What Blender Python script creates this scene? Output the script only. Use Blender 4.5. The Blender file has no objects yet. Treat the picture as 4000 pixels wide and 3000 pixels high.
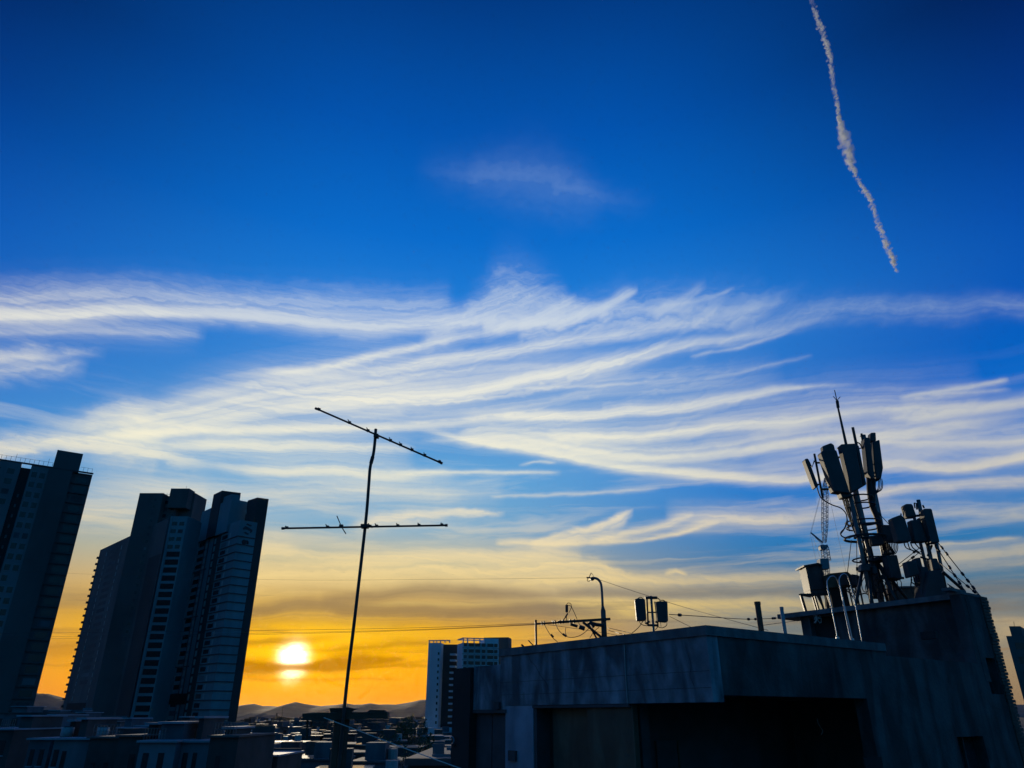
import bpy, bmesh, math, random
from mathutils import Vector, Matrix
random.seed(7)
C = bpy.context.scene.collection
R = math.radians
scene = bpy.context.scene

# ------------------------------------------------------------------ camera
EYE = 20.0                      # metres above the street
FPX = 2800.0                    # focal length in photograph pixels (4000 wide)
PITCH = math.atan(1295 / FPX)
cp, sp = math.cos(PITCH), math.sin(PITCH)
cam_d = bpy.data.cameras.new('camera')
cam = bpy.data.objects.new('camera', cam_d)
C.objects.link(cam)
cam.location = (0, 0, EYE)
cam.rotation_euler = (math.pi / 2 + PITCH, 0, 0)
cam_d.sensor_width = 36
cam_d.lens = 36 * FPX / 4000
cam_d.clip_start = 0.1
cam_d.clip_end = 120000
scene.camera = cam
scene.view_settings.view_transform = 'Standard'
scene.view_settings.look = 'None'
scene.view_settings.exposure = 0.0
scene.view_settings.gamma = 1.0
scene.cycles.transparent_max_bounces = 48
scene.cycles.max_bounces = 8
scene.cycles.diffuse_bounces = 5
scene.cycles.volume_bounces = 1
scene.cycles.use_denoising = True
scene.cycles.sample_clamp_indirect = 3.0
scene.cycles.sample_clamp_direct = 8.0
scene.cycles.use_adaptive_sampling = True
scene.cycles.adaptive_min_samples = 8
scene.cycles.adaptive_threshold = 0.012

def ray(px, py):
    """photograph pixel -> (x/y, z/y) of the sight line"""
    u = (px - 2000) / FPX; v = (1500 - py) / FPX
    y = cp - v * sp; z = sp + v * cp
    return u / y, z / y
def P(px, py, Y):
    a, b = ray(px, py)
    return Vector((a * Y, Y, EYE + b * Y))
def azel(px, py):
    a, b = ray(px, py)
    return math.degrees(math.atan(a)), math.degrees(math.atan2(b, math.hypot(a, 1)))

SUN_AZ, SUN_EL = azel(1145, 2578)

# ------------------------------------------------------------------ sky
def s2l(c):
    return tuple(((x / 255) / 12.92 if x / 255 <= .04045 else ((x / 255 + .055) / 1.055) ** 2.4) for x in c)

world = bpy.data.worlds.new('World'); scene.world = world
world.use_nodes = True
NT = world.node_tree
for n in list(NT.nodes): NT.nodes.remove(n)

class S:
    """a float socket with arithmetic"""
    def __init__(s, k): s.k = k
    def _b(s, op, o, o2=None, rev=False):
        n = NT.nodes.new('ShaderNodeMath'); n.operation = op
        ins = [o, s] if rev else [s, o]
        if o2 is not None: ins.append(o2)
        for i, q in enumerate(ins):
            if q is None: continue
            if isinstance(q, S): NT.links.new(q.k, n.inputs[i])
            else: n.inputs[i].default_value = q
        return S(n.outputs[0])
    def __add__(s, o): return s._b('ADD', o)
    __radd__ = __add__
    def __sub__(s, o): return s._b('SUBTRACT', o)
    def __rsub__(s, o): return s._b('SUBTRACT', o, rev=True)
    def __mul__(s, o): return s._b('MULTIPLY', o)
    __rmul__ = __mul__
    def __truediv__(s, o): return s._b('DIVIDE', o)
    def max(s, o): return s._b('MAXIMUM', o)
    def min(s, o): return s._b('MINIMUM', o)
    def abs(s): return s._b('ABSOLUTE', None)
    def exp(s): return s._b('EXPONENT', None)
    def pow(s, o): return s._b('POWER', o)
    def madd(s, a, b): return s._b('MULTIPLY_ADD', a, b)
def smooth(x, lo, hi, a=0.0, b=1.0):
    n = NT.nodes.new('ShaderNodeMapRange'); n.interpolation_type = 'SMOOTHSTEP'
    NT.links.new(x.k, n.inputs[0])
    for i, q in enumerate((lo, hi, a, b)): n.inputs[i + 1].default_value = q
    return S(n.outputs[0])
def vec(x, y, z=0.0):
    n = NT.nodes.new('ShaderNodeCombineXYZ')
    for i, q in enumerate((x, y, z)):
        if isinstance(q, S): NT.links.new(q.k, n.inputs[i])
        else: n.inputs[i].default_value = q
    return n.outputs[0]
def noise(x, y, det=4.0, rough=.55, dist=0.0):
    n = NT.nodes.new('ShaderNodeTexNoise'); n.noise_dimensions = '2D'
    n.inputs['Scale'].default_value = 1; n.inputs['Detail'].default_value = det
    n.inputs['Roughness'].default_value = rough; n.inputs['Distortion'].default_value = dist
    NT.links.new(vec(x, y), n.inputs['Vector'])
    return S(n.outputs[0])
def ramp(x, lo, hi, stops):
    n = NT.nodes.new('ShaderNodeValToRGB'); cr = n.color_ramp
    f = (x - lo) * (1.0 / (hi - lo))
    NT.links.new(f.k, n.inputs[0])
    while len(cr.elements) < len(stops): cr.elements.new(.5)
    for e, (p_, c_) in zip(cr.elements, stops): e.position = 0
    for i, (p_, c_) in enumerate(stops):
        e = cr.elements[i]; e.position = (p_ - lo) / (hi - lo); e.color = (*s2l(c_), 1)
    return n.outputs[0]
def mix(f, a, b, mode='MIX'):
    n = NT.nodes.new('ShaderNodeMix'); n.data_type = 'RGBA'; n.blend_type = mode
    n.clamp_factor = True
    if isinstance(f, S): NT.links.new(f.k, n.inputs[0])
    else: n.inputs[0].default_value = f
    for i, q in ((6, a), (7, b)):
        if isinstance(q, tuple): n.inputs[i].default_value = (*q, 1)
        else: NT.links.new(q, n.inputs[i])
    return n.outputs[2]

def noise1(x, det):
    n = NT.nodes.new('ShaderNodeTexNoise'); n.noise_dimensions = '1D'
    n.inputs['Scale'].default_value = 1; n.inputs['Detail'].default_value = det
    n.inputs['Roughness'].default_value = .6
    NT.links.new(x.k, n.inputs['W'])
    return S(n.outputs[0])

tc = NT.nodes.new('ShaderNodeTexCoord')
sx = NT.nodes.new('ShaderNodeSeparateXYZ'); NT.links.new(tc.outputs['Generated'], sx.inputs[0])
dx, dy, dz = (S(o) for o in sx.outputs)
az = dx._b('ARCTAN2', dy) * (180 / math.pi)
el = dz._b('ARCSINE', None) * (180 / math.pi)
# slow wander of the whole deck so nothing is ruler-straight
wob = noise(az * .11, el * .22, 3.0) - .5
fine = noise(az * .55, el * 1.1, 3.0) - .5
warpA = noise(az * .13 + 7.7, el * .3 + 2.2, 4.0, .6) + noise(az * .7, el * .9, 2.0) * .35
elw = el + wob * .55 + fine * .22
dazs = (az - SUN_AZ).abs()
dazs = dazs.min(360.0 - dazs)

sun_ramp = ramp(el, -5, 90, [(-5, (235, 130, 30)), (0, (244, 138, 20)), (2, (252, 158, 0)), (4.5, (252, 178, 0)), (6.2, (236, 174, 30)),
    (8, (222, 180, 100)), (10.5, (190, 184, 152)), (13.5, (124, 172, 204)), (17, (100, 166, 216)), (21, (76, 148, 214)), (25, (54, 136, 215)),
    (30, (32, 128, 217)), (36, (6, 108, 204)), (44, (0, 84, 176)), (53, (0, 58, 132)), (90, (0, 44, 90))])
far_ramp = ramp(el, -5, 90, [(-5, (100, 86, 80)), (0, (142, 114, 86)), (3, (156, 134, 104)), (5.5, (104, 122, 130)), (8.5, (52, 112, 150)), (12, (34, 120, 186)),
    (16, (22, 118, 204)), (21, (4, 102, 198)), (26, (0, 84, 184)), (31, (0, 70, 166)), (38, (0, 47, 124)), (45, (0, 27, 80)), (60, (0, 38, 90)), (90, (0, 44, 90))])
high = smooth(el, 12, 30)
dazc = (az - (high * 13.0 + SUN_AZ)).abs()
dazc = dazc.min(360.0 - dazc)
clear = mix(smooth(dazc * high.madd(-.4, 1.45), 10, 56), sun_ramp, far_ramp)
east_ramp = ramp(el, -5, 90, [(-5, (12, 54, 66)), (0, (16, 80, 102)), (8, (8, 98, 136)), (20, (0, 104, 164)), (45, (0, 76, 134)), (90, (0, 46, 88))])
clear = mix(smooth(dazs, 60, 130), clear, east_ramp)

sky = NT.nodes.new('ShaderNodeTexSky'); sky.sky_type = 'NISHITA'; sky.sun_disc = False
sky.sun_elevation = R(SUN_EL); sky.sun_rotation = R(SUN_AZ)
nm = NT.nodes.new('ShaderNodeVectorMath'); nm.operation = 'SCALE'; nm.inputs[3].default_value = .06
NT.links.new(sky.outputs[0], nm.inputs[0])
clear = mix(.02, clear, nm.outputs[0])

K = 4000 / 2212
PXD = .033                     # degrees per control-point pixel
tt = (az + 60.0) * (1 / 120)
WMAX = 3.0
MAIN = NT
STROKES = []                   # (node group, az range, el range, dark?)
def stroke(pts, up, dn, amp, fib=.55, fa=.16, fb=1.5, det=3.0, seed=0.0, warp=1.0, taper=3.5, dark=False):
    """one brushed streak of cloud: pts are (x, y[, width factor, strength factor]) along it"""
    global NT
    up = up * 1.15; dn = dn * 1.1
    rows = []
    for q in pts:
        a, e = azel(q[0] * K, q[1] * K)
        rows.append((a, e, q[2] if len(q) > 2 else 1.0, q[3] if len(q) > 3 else 1.0))
    rows.sort()
    g = bpy.data.node_groups.new('cloud_streak', 'ShaderNodeTree')
    for nm_ in ('acc', 't', 'elw', 'fine', 'warp'): g.interface.new_socket(nm_, in_out='INPUT', socket_type='NodeSocketFloat')
    g.interface.new_socket('acc', in_out='OUTPUT', socket_type='NodeSocketFloat')
    NT = g
    gi = g.nodes.new('NodeGroupInput'); go = g.nodes.new('NodeGroupOutput')
    acc, t, elw_, fine_, warp_ = (S(gi.outputs[i]) for i in range(5))
    # the tiny term only makes the streaks evaluate one after the other (the shader stack is small)
    ts = acc.madd(1e-9, t)
    tcol = g.nodes.new('ShaderNodeCombineColor')
    for i in range(3): g.links.new(ts.k, tcol.inputs[i])
    n = g.nodes.new('ShaderNodeRGBCurve')
    g.links.new(tcol.outputs[0], n.inputs['Color'])
    def fill(ci, vals):
        cu = n.mapping.curves[ci]
        while len(cu.points) > 2: cu.points.remove(cu.points[1])
        cu.points[0].location = vals[0]; cu.points[-1].location = vals[-1]
        for v in vals[1:-1]: cu.points.new(*v)
    def T(a): return min(max((a + 60) / 120, 0.0), 1.0)
    a0, a1 = rows[0][0], rows[-1][0]
    e0 = rows[0][1] - (rows[1][1] - rows[0][1]) / max(rows[1][0] - a0, .1) * 3
    e1 = rows[-1][1] + (rows[-1][1] - rows[-2][1]) / max(a1 - rows[-2][0], .1) * 3
    fill(0, [(T(a0 - 3), e0 / 60)] + [(T(r[0]), r[1] / 60) for r in rows] + [(T(a1 + 3), e1 / 60)])
    fill(1, [(T(r[0]), r[2] / WMAX) for r in rows])
    fill(2, [(T(a0 - taper), 0)] + [(T(r[0]), r[3] / WMAX) for r in rows] + [(T(a1 + taper), 0)])
    n.mapping.extend = 'HORIZONTAL'
    n.mapping.update()
    sc_ = g.nodes.new('ShaderNodeSeparateColor'); g.links.new(n.outputs[0], sc_.inputs[0])
    c, w, s_ = (S(o) for o in sc_.outputs)
    d = c.madd(-60.0, elw_)
    if warp > 1: d = fine_.madd(warp - 1, d)
    q = d.max(0.0) * (1 / (up * PXD * WMAX))
    q = d.min(0.0).madd(-1 / (dn * PXD * WMAX), q)
    q = q / w.max(.02)
    v = (q * q) / q.madd(.35, 1.0)
    r_ = s_ * (WMAX * amp) * (v * -1.0).exp()
    if fib:
        f = noise1(warp_.madd(fa * 5, d.madd(fb, seed * 11.3)), det)
        r_ = r_ * smooth(f, .5 - .32, .5 + .22, 1 - fib, 1 + fib * .6)
    g.links.new((acc + r_).k, go.inputs[0])
    NT = MAIN
    mar = .75 + max(0, warp - 1) * .6
    wm = max(r[2] for r in rows)
    es = [r[1] for r in rows] + ([e0] if taper > 1 else []) + ([e1] if taper > 1 else [])
    STROKES.append((g, (a0 - taper, a1 + taper), (min(es) - 3.2 * dn * PXD * wm - mar, max(es) + 3.2 * up * PXD * wm + mar), dark))
def streaks(dark, a0, a1, e0, e1):
    acc = None
    for g, ar, er, dk in STROKES:
        if dk != dark or ar[1] < a0 or ar[0] > a1 or er[1] < e0 or er[0] > e1: continue
        n = NT.nodes.new('ShaderNodeGroup'); n.node_tree = g
        if acc is None: n.inputs[0].default_value = 0.0
        else: NT.links.new(acc.k, n.inputs[0])
        for i, q in enumerate((tt, elw, fine, warpA)): NT.links.new(q.k, n.inputs[i + 1])
        acc = S(n.outputs[0])
    return acc
# upper band from the left edge
stroke([(-60, 684), (0, 680), (127, 680), (255, 675), (425, 676), (595, 689, 1.2), (722, 702, 1.5), (807, 708, 1.5), (940, 698, 1.3, .9), (1060, 690, 1, .7)], 14, 10, 1.2, .4, .14, 1.2, seed=1)
stroke([(-60, 650), (0, 648), (170, 640), (340, 640), (510, 652), (722, 655), (892, 662)], 22, 24, .42, .7, .1, 1.1, seed=2, warp=1.6)
stroke([(-60, 715), (200, 715), (330, 722)], 16, 16, .28, .6, .1, 1, seed=3)
# feathered head above the middle and the two hooks
stroke([(1000, 690, .6), (1040, 668), (1100, 648, 1.6), (1150, 655, 1.4), (1237, 668, .5)], 26, 30, .7, .6, .5, .9, 4, seed=4, warp=2.0)
stroke([(1060, 705), (1120, 700), (1185, 694), (1240, 684, .9), (1272, 674, .7, 1.1), (1310, 662, .7, 1.3), (1340, 646, .9, 1.35), (1366, 632, .6, .8)], 11, 9, 1.1, .3, .3, 2, seed=5, taper=.6)
stroke([(1140, 690), (1180, 672), (1222, 652)], 7, 9, .55, .5, .3, 2, seed=6, taper=.8)
stroke([(1200, 706, .8), (1300, 690), (1420, 684, 1.2), (1540, 684, 1.2), (1640, 672, 1.1, .7), (1668, 660, .7, .4)], 26, 18, .62, .7, .22, .9, 5, seed=7, warp=1.8)
stroke([(1430, 672), (1470, 652), (1502, 628)], 7, 12, .42, .6, .4, 1.4, seed=8, taper=.7)
stroke([(1454, 664), (1510, 653), (1566, 632)], 3.2, 4, .55, .3, .4, 2, seed=9, taper=.6)
# the great fan sweeping from the left towards the upper right
stroke([(570, 806, 1.2, .3), (640, 800), (722, 790), (807, 770), (880, 755), (940, 738), (1040, 718, 1, .7)], 7, 9, .85, .45, .2, 2, seed=10)
stroke([(880, 790, .8, .5), (940, 777), (1045, 769), (1150, 749), (1255, 733), (1377, 719, 1, .8), (1535, 692, 1, .55), (1640, 668, 1, .3)], 10, 9, .95, .45, .18, 1.8, seed=11)
stroke([(700, 868, 1.2, .4), (800, 868, 1.2, .8), (940, 858, 1.1), (1045, 842), (1150, 817), (1255, 798), (1360, 776, 1, .95), (1465, 749, .9, .7), (1605, 730, .7, .5), (1710, 706, .6, .35)], 13, 11, 1.2, .4, .16, 1.8, seed=12)
stroke([(1395, 774), (1440, 763), (1486, 748)], 2.4, 2.6, .55, .2, .4, 2, seed=13, taper=.6)
stroke([(1514, 768), (1600, 748), (1692, 720)], 3, 3.4, .4, .3, .3, 2, seed=14, taper=.8)
stroke([(230, 925, .5, .4), (297, 914, .7, .7), (425, 890, 1), (595, 858, 1.2), (765, 838, 1.25), (940, 815, 1, .65), (1100, 800, .8, .45), (1280, 790, .7, .3)], 34, 44, 1.0, .45, .1, 1.3, seed=15)
stroke([(880, 890, .6, .5), (1000, 880), (1150, 862), (1300, 840), (1450, 830), (1600, 815, 1, .6)], 26, 24, .3, .7, .14, 1.3, seed=16)
stroke([(1170, 838), (1280, 832), (1400, 824)], 3, 4, .35, .4, .3, 2, seed=17)
stroke([(1480, 822), (1560, 812), (1660, 790)], 3, 4, .26, .4, .3, 2, seed=18)
stroke([(225, 944, .6, .6), (330, 936), (425, 931), (637, 929), (760, 926), (850, 924), (940, 918, 1, .8), (1050, 905, 1, .7), (1150, 900, 1, .5)], 9, 7, .95, .4, .16, 2, seed=19)
# right-hand sheet of parallel streaks
stroke([(1080, 898, .8, .4), (1150, 903), (1255, 903), (1360, 889), (1465, 884), (1570, 864), (1657, 847, .8, .8), (1710, 840, .5, .8), (1760, 836, .4, .4)], 10, 8, 1.15, .4, .18, 2, seed=20)
stroke([(1180, 942, .5, .4), (1237, 945), (1360, 948), (1465, 938), (1570, 921), (1710, 913), (1828, 897, 1, .7), (1948, 885, 1, .6), (2068, 880, .8, .4)], 11, 6, 1.05, .4, .18, 2, seed=21)
stroke([(985, 950, .5, .4), (1045, 944), (1150, 954), (1255, 974), (1360, 988), (1465, 988), (1570, 978), (1668, 961), (1788, 945, 1, .8), (1908, 940, 1, .75), (2028, 926, 1, .7), (2108, 914, .9, .4)], 17, 10, 1.05, .45, .15, 1.6, seed=22)
stroke([(1000, 948, .6, .6), (1100, 966, .8), (1185, 980), (1290, 1002), (1412, 1019), (1535, 1030), (1640, 1036), (1740, 1036), (1908, 1008), (2068, 1012), (2230, 988)], 15, 7, 1.0, .5, .16, 1.7, seed=23)
stroke([(1080, 925, .6, .6), (1250, 930), (1500, 912), (1800, 872), (2000, 860)], 34, 34, .26, .7, .12, 1.4, seed=24)
stroke([(1908, 955), (2050, 955), (2230, 950)], 11, 9, .6, .5, .14, 1.8, seed=25)
stroke([(1880, 1068), (1960, 1056), (2060, 1048), (2230, 1041)], 10, 8, .8, .5, .16, 1.8, seed=26)
stroke([(1968, 854), (2048, 840), (2148, 826)], 4, 4.5, .8, .3, .25, 2, seed=27, taper=.7)
stroke([(2030, 850), (2090, 846), (2148, 845)], 3, 4, .35, .3, .25, 2, seed=28, taper=.7)
stroke([(2040, 892), (2100, 886), (2148, 880), (2240, 868)], 9, 7, .65, .4, .2, 1.8, seed=29)
stroke([(1640, 716, .6), (1690, 696, .8), (1748, 677), (1868, 668, 1.1), (1988, 670), (2068, 672), (2148, 660, .8), (2230, 668, .8)], 17, 14, .42, .6, .2, 1.1, 5, seed=30, warp=1.6)
stroke([(1720, 930), (1900, 905), (2100, 930), (2240, 925)], 40, 60, .18, .7, .1, 1.2, seed=31)
# left side puffs
stroke([(-60, 775), (0, 772), (55, 768), (105, 766, .7, .7)], 14, 12, .55, .5, .3, 1, seed=32, warp=1.8)
stroke([(-60, 812), (10, 806), (50, 803)], 12, 14, .32, .5, .3, 1, seed=33, warp=1.8)
stroke([(185, 908, .7, .5), (250, 895, 1), (290, 895, 1.1), (330, 910, .6, .5)], 20, 24, .6, .6, .5, .8, seed=34, warp=2)
stroke([(-60, 975), (0, 970), (127, 960), (220, 966, 1.2), (290, 968, 1.7), (350, 985, .8, .8)], 17, 15, .75, .5, .3, 1.0, seed=35, warp=1.8)
stroke([(400, 962, .8, .5), (510, 962), (640, 965), (800, 972, 1, .7)], 13, 16, .75, .6, .16, 1.5, seed=36)
stroke([(530, 1010, .6, .5), (637, 1016), (720, 1016), (807, 1021), (900, 1023, .5, .5)], 14, 14, .8, .5, .2, 1.5, seed=37)
stroke([(940, 1021), (1020, 1019), (1115, 1021)], 4, 4, .6, .4, .25, 2, seed=38)
stroke([(1140, 1002), (1165, 997), (1190, 998)], 2.5, 2.5, .4, .3, .4, 2, seed=39, taper=.5)
stroke([(1150, 1072), (1240, 1068), (1330, 1063)], 3, 3, .5, .3, .25, 2, seed=40)
stroke([(300, 1050, 1, .7), (420, 1062), (560, 1066), (700, 1060), (850, 1052), (1000, 1060, 1, .6)], 20, 30, .42, .7, .13, 1.2, seed=41)
# flame-shaped cirrus
stroke([(1090, 1171, 1, .6), (1150, 1174), (1210, 1176), (1315, 1174), (1420, 1163, .8), (1472, 1152, 1), (1524, 1137, 1, .7)], 6, 3.6, 1.2, .3, .25, 2, seed=42, taper=.8)
stroke([(1158, 1170, .6, .8), (1230, 1154), (1290, 1138), (1330, 1122), (1352, 1108, .5, .7)], 5, 17, 1.15, .5, .5, 1.4, 5, seed=43, taper=.5, warp=1.3)
stroke([(1300, 1166), (1360, 1152), (1420, 1140), (1478, 1120, .8, .7)], 7, 6, .8, .5, .4, 1.6, seed=44, taper=.7)
stroke([(1490, 1140, .8, .6), (1560, 1130), (1650, 1128), (1780, 1118, 1, .5)], 14, 12, .5, .6, .18, 1.5, seed=45)
# lower cream banks
stroke([(780, 1132, 1, .6), (820, 1122), (890, 1112), (969, 1105, .7), (1010, 1106, .5), (1062, 1108, .3, .6)], 9, 16, .9, .5, .3, 1.4, seed=46, taper=.8, warp=1.3)
stroke([(540, 1190, 1, .8), (600, 1186), (660, 1200, .7, .6), (800, 1206), (1000, 1196), (1162, 1198, 1, .7)], 16, 22, .75, .6, .2, 1.3, seed=47)
stroke([(560, 1240), (800, 1236), (1000, 1234), (1106, 1228), (1184, 1222), (1289, 1228, .8), (1340, 1240, .5, .5)], 13, 24, .95, .5, .25, 1.4, seed=48, warp=1.5)
stroke([(1200, 1258), (1300, 1254), (1524, 1254), (1770, 1245), (2000, 1215), (2230, 1190)], 12, 13, .85, .5, .14, 1.7, seed=49)
stroke([(1300, 1305), (1500, 1302), (1770, 1302), (2000, 1330), (2230, 1345)], 11, 20, .75, .5, .14, 1.7, seed=50)
stroke([(2020, 1178), (2090, 1172), (2172, 1164)], 2.4, 2.6, .6, .2, .3, 2, seed=51, taper=.7)
stroke([(1540, 1112), (1680, 1112), (1850, 1100), (2230, 1106)], 14, 14, .4, .6, .14, 1.5, seed=52)
stroke([(1446, 1236), (1458, 1233), (1470, 1236)], 4, 3, .8, .3, .5, 2, seed=53, taper=.3)
stroke([(2155, 1375), (2180, 1365), (2230, 1366)], 8, 8, .6, .3, .3, 2, seed=54)
stroke([(-60, 1080), (100, 1085), (200, 1090), (330, 1085)], 22, 28, .5, .6, .15, 1.1, seed=55)
stroke([(880, 1306), (960, 1306), (1157, 1301), (1250, 1300)], 5, 5, .6, .4, .2, 2, seed=56)
# faint lilac veil high up in the middle
stroke([(1000, 380, .8, .5), (1080, 385), (1160, 395, 1.2), (1240, 415, 1), (1310, 432, .6, .4)], 34, 30, .17, .5, .25, .5, 4, seed=57, warp=2, taper=5)
# darker, thicker banks low in the west
stroke([(40, 1300), (140, 1296), (330, 1300)], 16, 16, .75, .5, .2, 1.4, seed=60, dark=True)
stroke([(40, 1398), (150, 1396), (330, 1396)], 12, 14, .8, .5, .2, 1.6, seed=61, dark=True)
stroke([(500, 1334), (545, 1326), (655, 1312), (812, 1323), (969, 1326), (1157, 1325), (1250, 1330, 1, .6)], 20, 15, 1.5, .5, .16, 1.6, seed=62, dark=True)
stroke([(800, 1288), (838, 1284), (930, 1276), (1021, 1279), (1100, 1285, 1, .6)], 10, 9, 1.2, .4, .2, 1.8, seed=63, dark=True)
stroke([(500, 1388), (545, 1389), (600, 1384), (660, 1380, .8, .5)], 6, 6, .9, .4, .4, 2, seed=64, dark=True)
stroke([(780, 1398), (812, 1396), (870, 1391), (930, 1390, 1, .7), (1000, 1388, 1, .5)], 6, 5, .8, .4, .3, 2, seed=65, dark=True)
stroke([(490, 1447), (529, 1447, 1.2), (560, 1446, 1.2), (600, 1444, .8), (640, 1442, .75), (690, 1438, .9), (749, 1432, 1.3), (800, 1427, 1, .7), (860, 1424, .6, .4)], 7.5, 6.5, 3.6, .2, .3, 2, seed=66, taper=.5, dark=True)
stroke([(800, 1440), (850, 1437), (900, 1437)], 3, 3, .6, .3, .3, 2, seed=67, dark=True)
stroke([(540, 1469), (600, 1468), (690, 1467), (760, 1466)], 2.6, 2.6, .55, .3, .3, 2, seed=68, dark=True)
stroke([(930, 1425), (980, 1418), (1100, 1412)], 3, 3, .5, .3, .3, 2, seed=69, dark=True)
stroke([(1300, 1282), (1500, 1278), (1800, 1275), (2230, 1262)], 8, 9, .6, .5, .14, 1.8, seed=70, dark=True)
stroke([(1750, 1340), (2000, 1318), (2230, 1310)], 12, 12, .5, .5, .14, 1.8, seed=71, dark=True)

# the same thin layers all round the horizon, wherever the streaks above do not reach
nbg = noise(az * .05 + 3.1, elw * .62, 5.0, .6, .4)
bgd = smooth(nbg, .45, .75) * (smooth(el, 3.0, 9.0) * smooth(el, 24.0, 13.0)) * .4
# fine fibres combed along the flow of the high cloud
flow = el - (el - 17.0) * (az + 8.0).max(0.0) * .02
fibres = smooth(noise1(flow.madd(1.5, warpA * 2.4), 5.0), .3, .68, .76, 1.14) * smooth(noise1(flow.madd(5.5, warpA * 2.2), 3.0), .3, .7, .9, 1.08)
sun_cloud = ramp(el, -5, 90, [(-5, (255, 170, 60)), (1, (255, 186, 50)), (4, (255, 222, 40)), (6.3, (246, 206, 80)), (8.5, (242, 210, 138)), (11, (246, 220, 160)), (14, (248, 230, 192)),
    (18, (252, 244, 212)), (22, (250, 244, 220)), (26, (242, 240, 224)), (30, (208, 218, 228)), (38, (158, 188, 222)), (60, (120, 140, 200)), (90, (80, 100, 160))])
far_cloud = ramp(el, -5, 90, [(-5, (140, 115, 90)), (2, (190, 156, 108)), (5, (190, 164, 124)), (8, (186, 170, 140)), (11, (196, 188, 166)), (14, (222, 210, 184)), (17, (222, 216, 194)),
    (20, (208, 208, 198)), (24, (168, 184, 204)), (30, (100, 144, 202)), (40, (70, 100, 170)), (90, (50, 70, 120))])
ccol = mix(smooth(dazs, 18, 54), sun_cloud, far_cloud)
ccol = mix(smooth(dazs, 60, 140), ccol, ramp(el, -5, 90, [(-5, (30, 58, 74)), (5, (50, 92, 120)), (15, (60, 112, 150)), (30, (40, 104, 160)), (90, (20, 70, 120))]))
dcol = mix(smooth(dazs, 6, 26), ramp(el, -5, 40, [(-5, (190, 120, 30)), (2, (206, 132, 8)), (4, (200, 132, 4)), (5.2, (184, 132, 30)), (6.6, (156, 124, 78)), (9, (154, 132, 98)), (40, (150, 150, 170))]),
           ramp(el, -5, 40, [(-5, (140, 100, 70)), (3, (168, 118, 62)), (5, (132, 114, 92)), (8, (128, 118, 104)), (40, (110, 120, 140))]))
# sun: a burnt-out disc in thin cloud with its aureole
sv = Vector((math.sin(R(SUN_AZ)) * math.cos(R(SUN_EL)), math.cos(R(SUN_AZ)) * math.cos(R(SUN_EL)), math.sin(R(SUN_EL))))
dsx = (az - SUN_AZ); dse = (el - SUN_EL)
wsun = noise(az * .9, el * 1.8, 3.0) - .5
th = ((dsx * dsx + dse * dse * .72).pow(.5) + wsun * .42).max(0.0)
disc = (th * th * 1.35).pow(1.25)
disc = (disc * -1.0).exp()
halo = ((dsx * dsx * .16 + dse * dse * 1.1).pow(.5) * -.6).exp()
def addc(base, f, c):
    n = NT.nodes.new('ShaderNodeVectorMath'); n.operation = 'MULTIPLY_ADD'
    n.inputs[0].default_value = c
    NT.links.new(f.k, n.inputs[1]); NT.links.new(base, n.inputs[2])
    return n.outputs[0]
# mottled grey-gold layers low down
lowk = smooth(noise(az * .1 + 5.0, elw * 1.5, 4.0, .6, .3), .5, .74) * (smooth(el, 1.2, 3.0) * smooth(el, 10.0, 6.5)) * .55
def leaf(a0, a1, e0, e1):
    """the sky of one patch of directions: only the streaks that reach it"""
    d = streaks(False, a0, a1, e0, e1)
    d = bgd if d is None else (d * fibres if e0 < 34 else d) + bgd
    c = mix((1.0 - (d * -1.2).exp()) * .96, clear, ccol)
    if e0 < 16 and a0 < 40 and a1 > -60:
        c = addc(c, halo, (.5, .33, .0))
        if e0 < 8 and a0 < -3: c = addc(c, disc, (4.6, 4.0, 2.7))
    k = streaks(True, a0, a1, e0, e1)
    if e0 < 8: k = lowk if k is None else k + lowk
    if k is not None: c = mix((1.0 - (k * -1.15).exp()) * .97, c, dcol)
    b = NT.nodes.new('ShaderNodeBackground'); b.inputs['Strength'].default_value = 1.0
    NT.links.new(c, b.inputs['Color'])
    return b.outputs[0]
def pick(x, edge, below, above):
    n = NT.nodes.new('ShaderNodeMixShader')
    NT.links.new(x._b('GREATER_THAN', edge).k, n.inputs[0])
    NT.links.new(below, n.inputs[1]); NT.links.new(above, n.inputs[2])
    return n.outputs[0]
AZ = [-64, -20, -6, 8, 22, 64]
EL = [-90, 4.6, 8, 12, 16, 19.5, 23, 34]
cells = []
for r in range(len(EL) - 1):
    row = None
    for c_ in range(len(AZ) - 1):
        l_ = leaf(AZ[c_], AZ[c_ + 1], EL[r], EL[r + 1])
        row = l_ if row is None else pick(az, AZ[c_], row, l_)
    cells.append(row)
front = cells[0]
for r in range(1, len(cells)): front = pick(el, EL[r], front, cells[r])
front = pick(el, 34, front, leaf(-64, 64, 34, 90))
rest = leaf(64, 180, -90, 90)
whole = pick(az.abs(), 64, front, rest)
out = NT.nodes.new('ShaderNodeOutputWorld'); NT.links.new(whole, out.inputs['Surface'])
world.cycles.sampling_method = 'MANUAL'; world.cycles.sample_map_resolution = 1024

# ------------------------------------------------------------------ sun lamp
sl = bpy.data.lights.new('sun', 'SUN'); so = bpy.data.objects.new('sun', sl); C.objects.link(so)
sl.energy = 2.6; sl.angle = R(1.0); sl.color = (1.0, .84, .6)
so.rotation_euler = sv.to_track_quat('Z', 'Y').to_euler()

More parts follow.
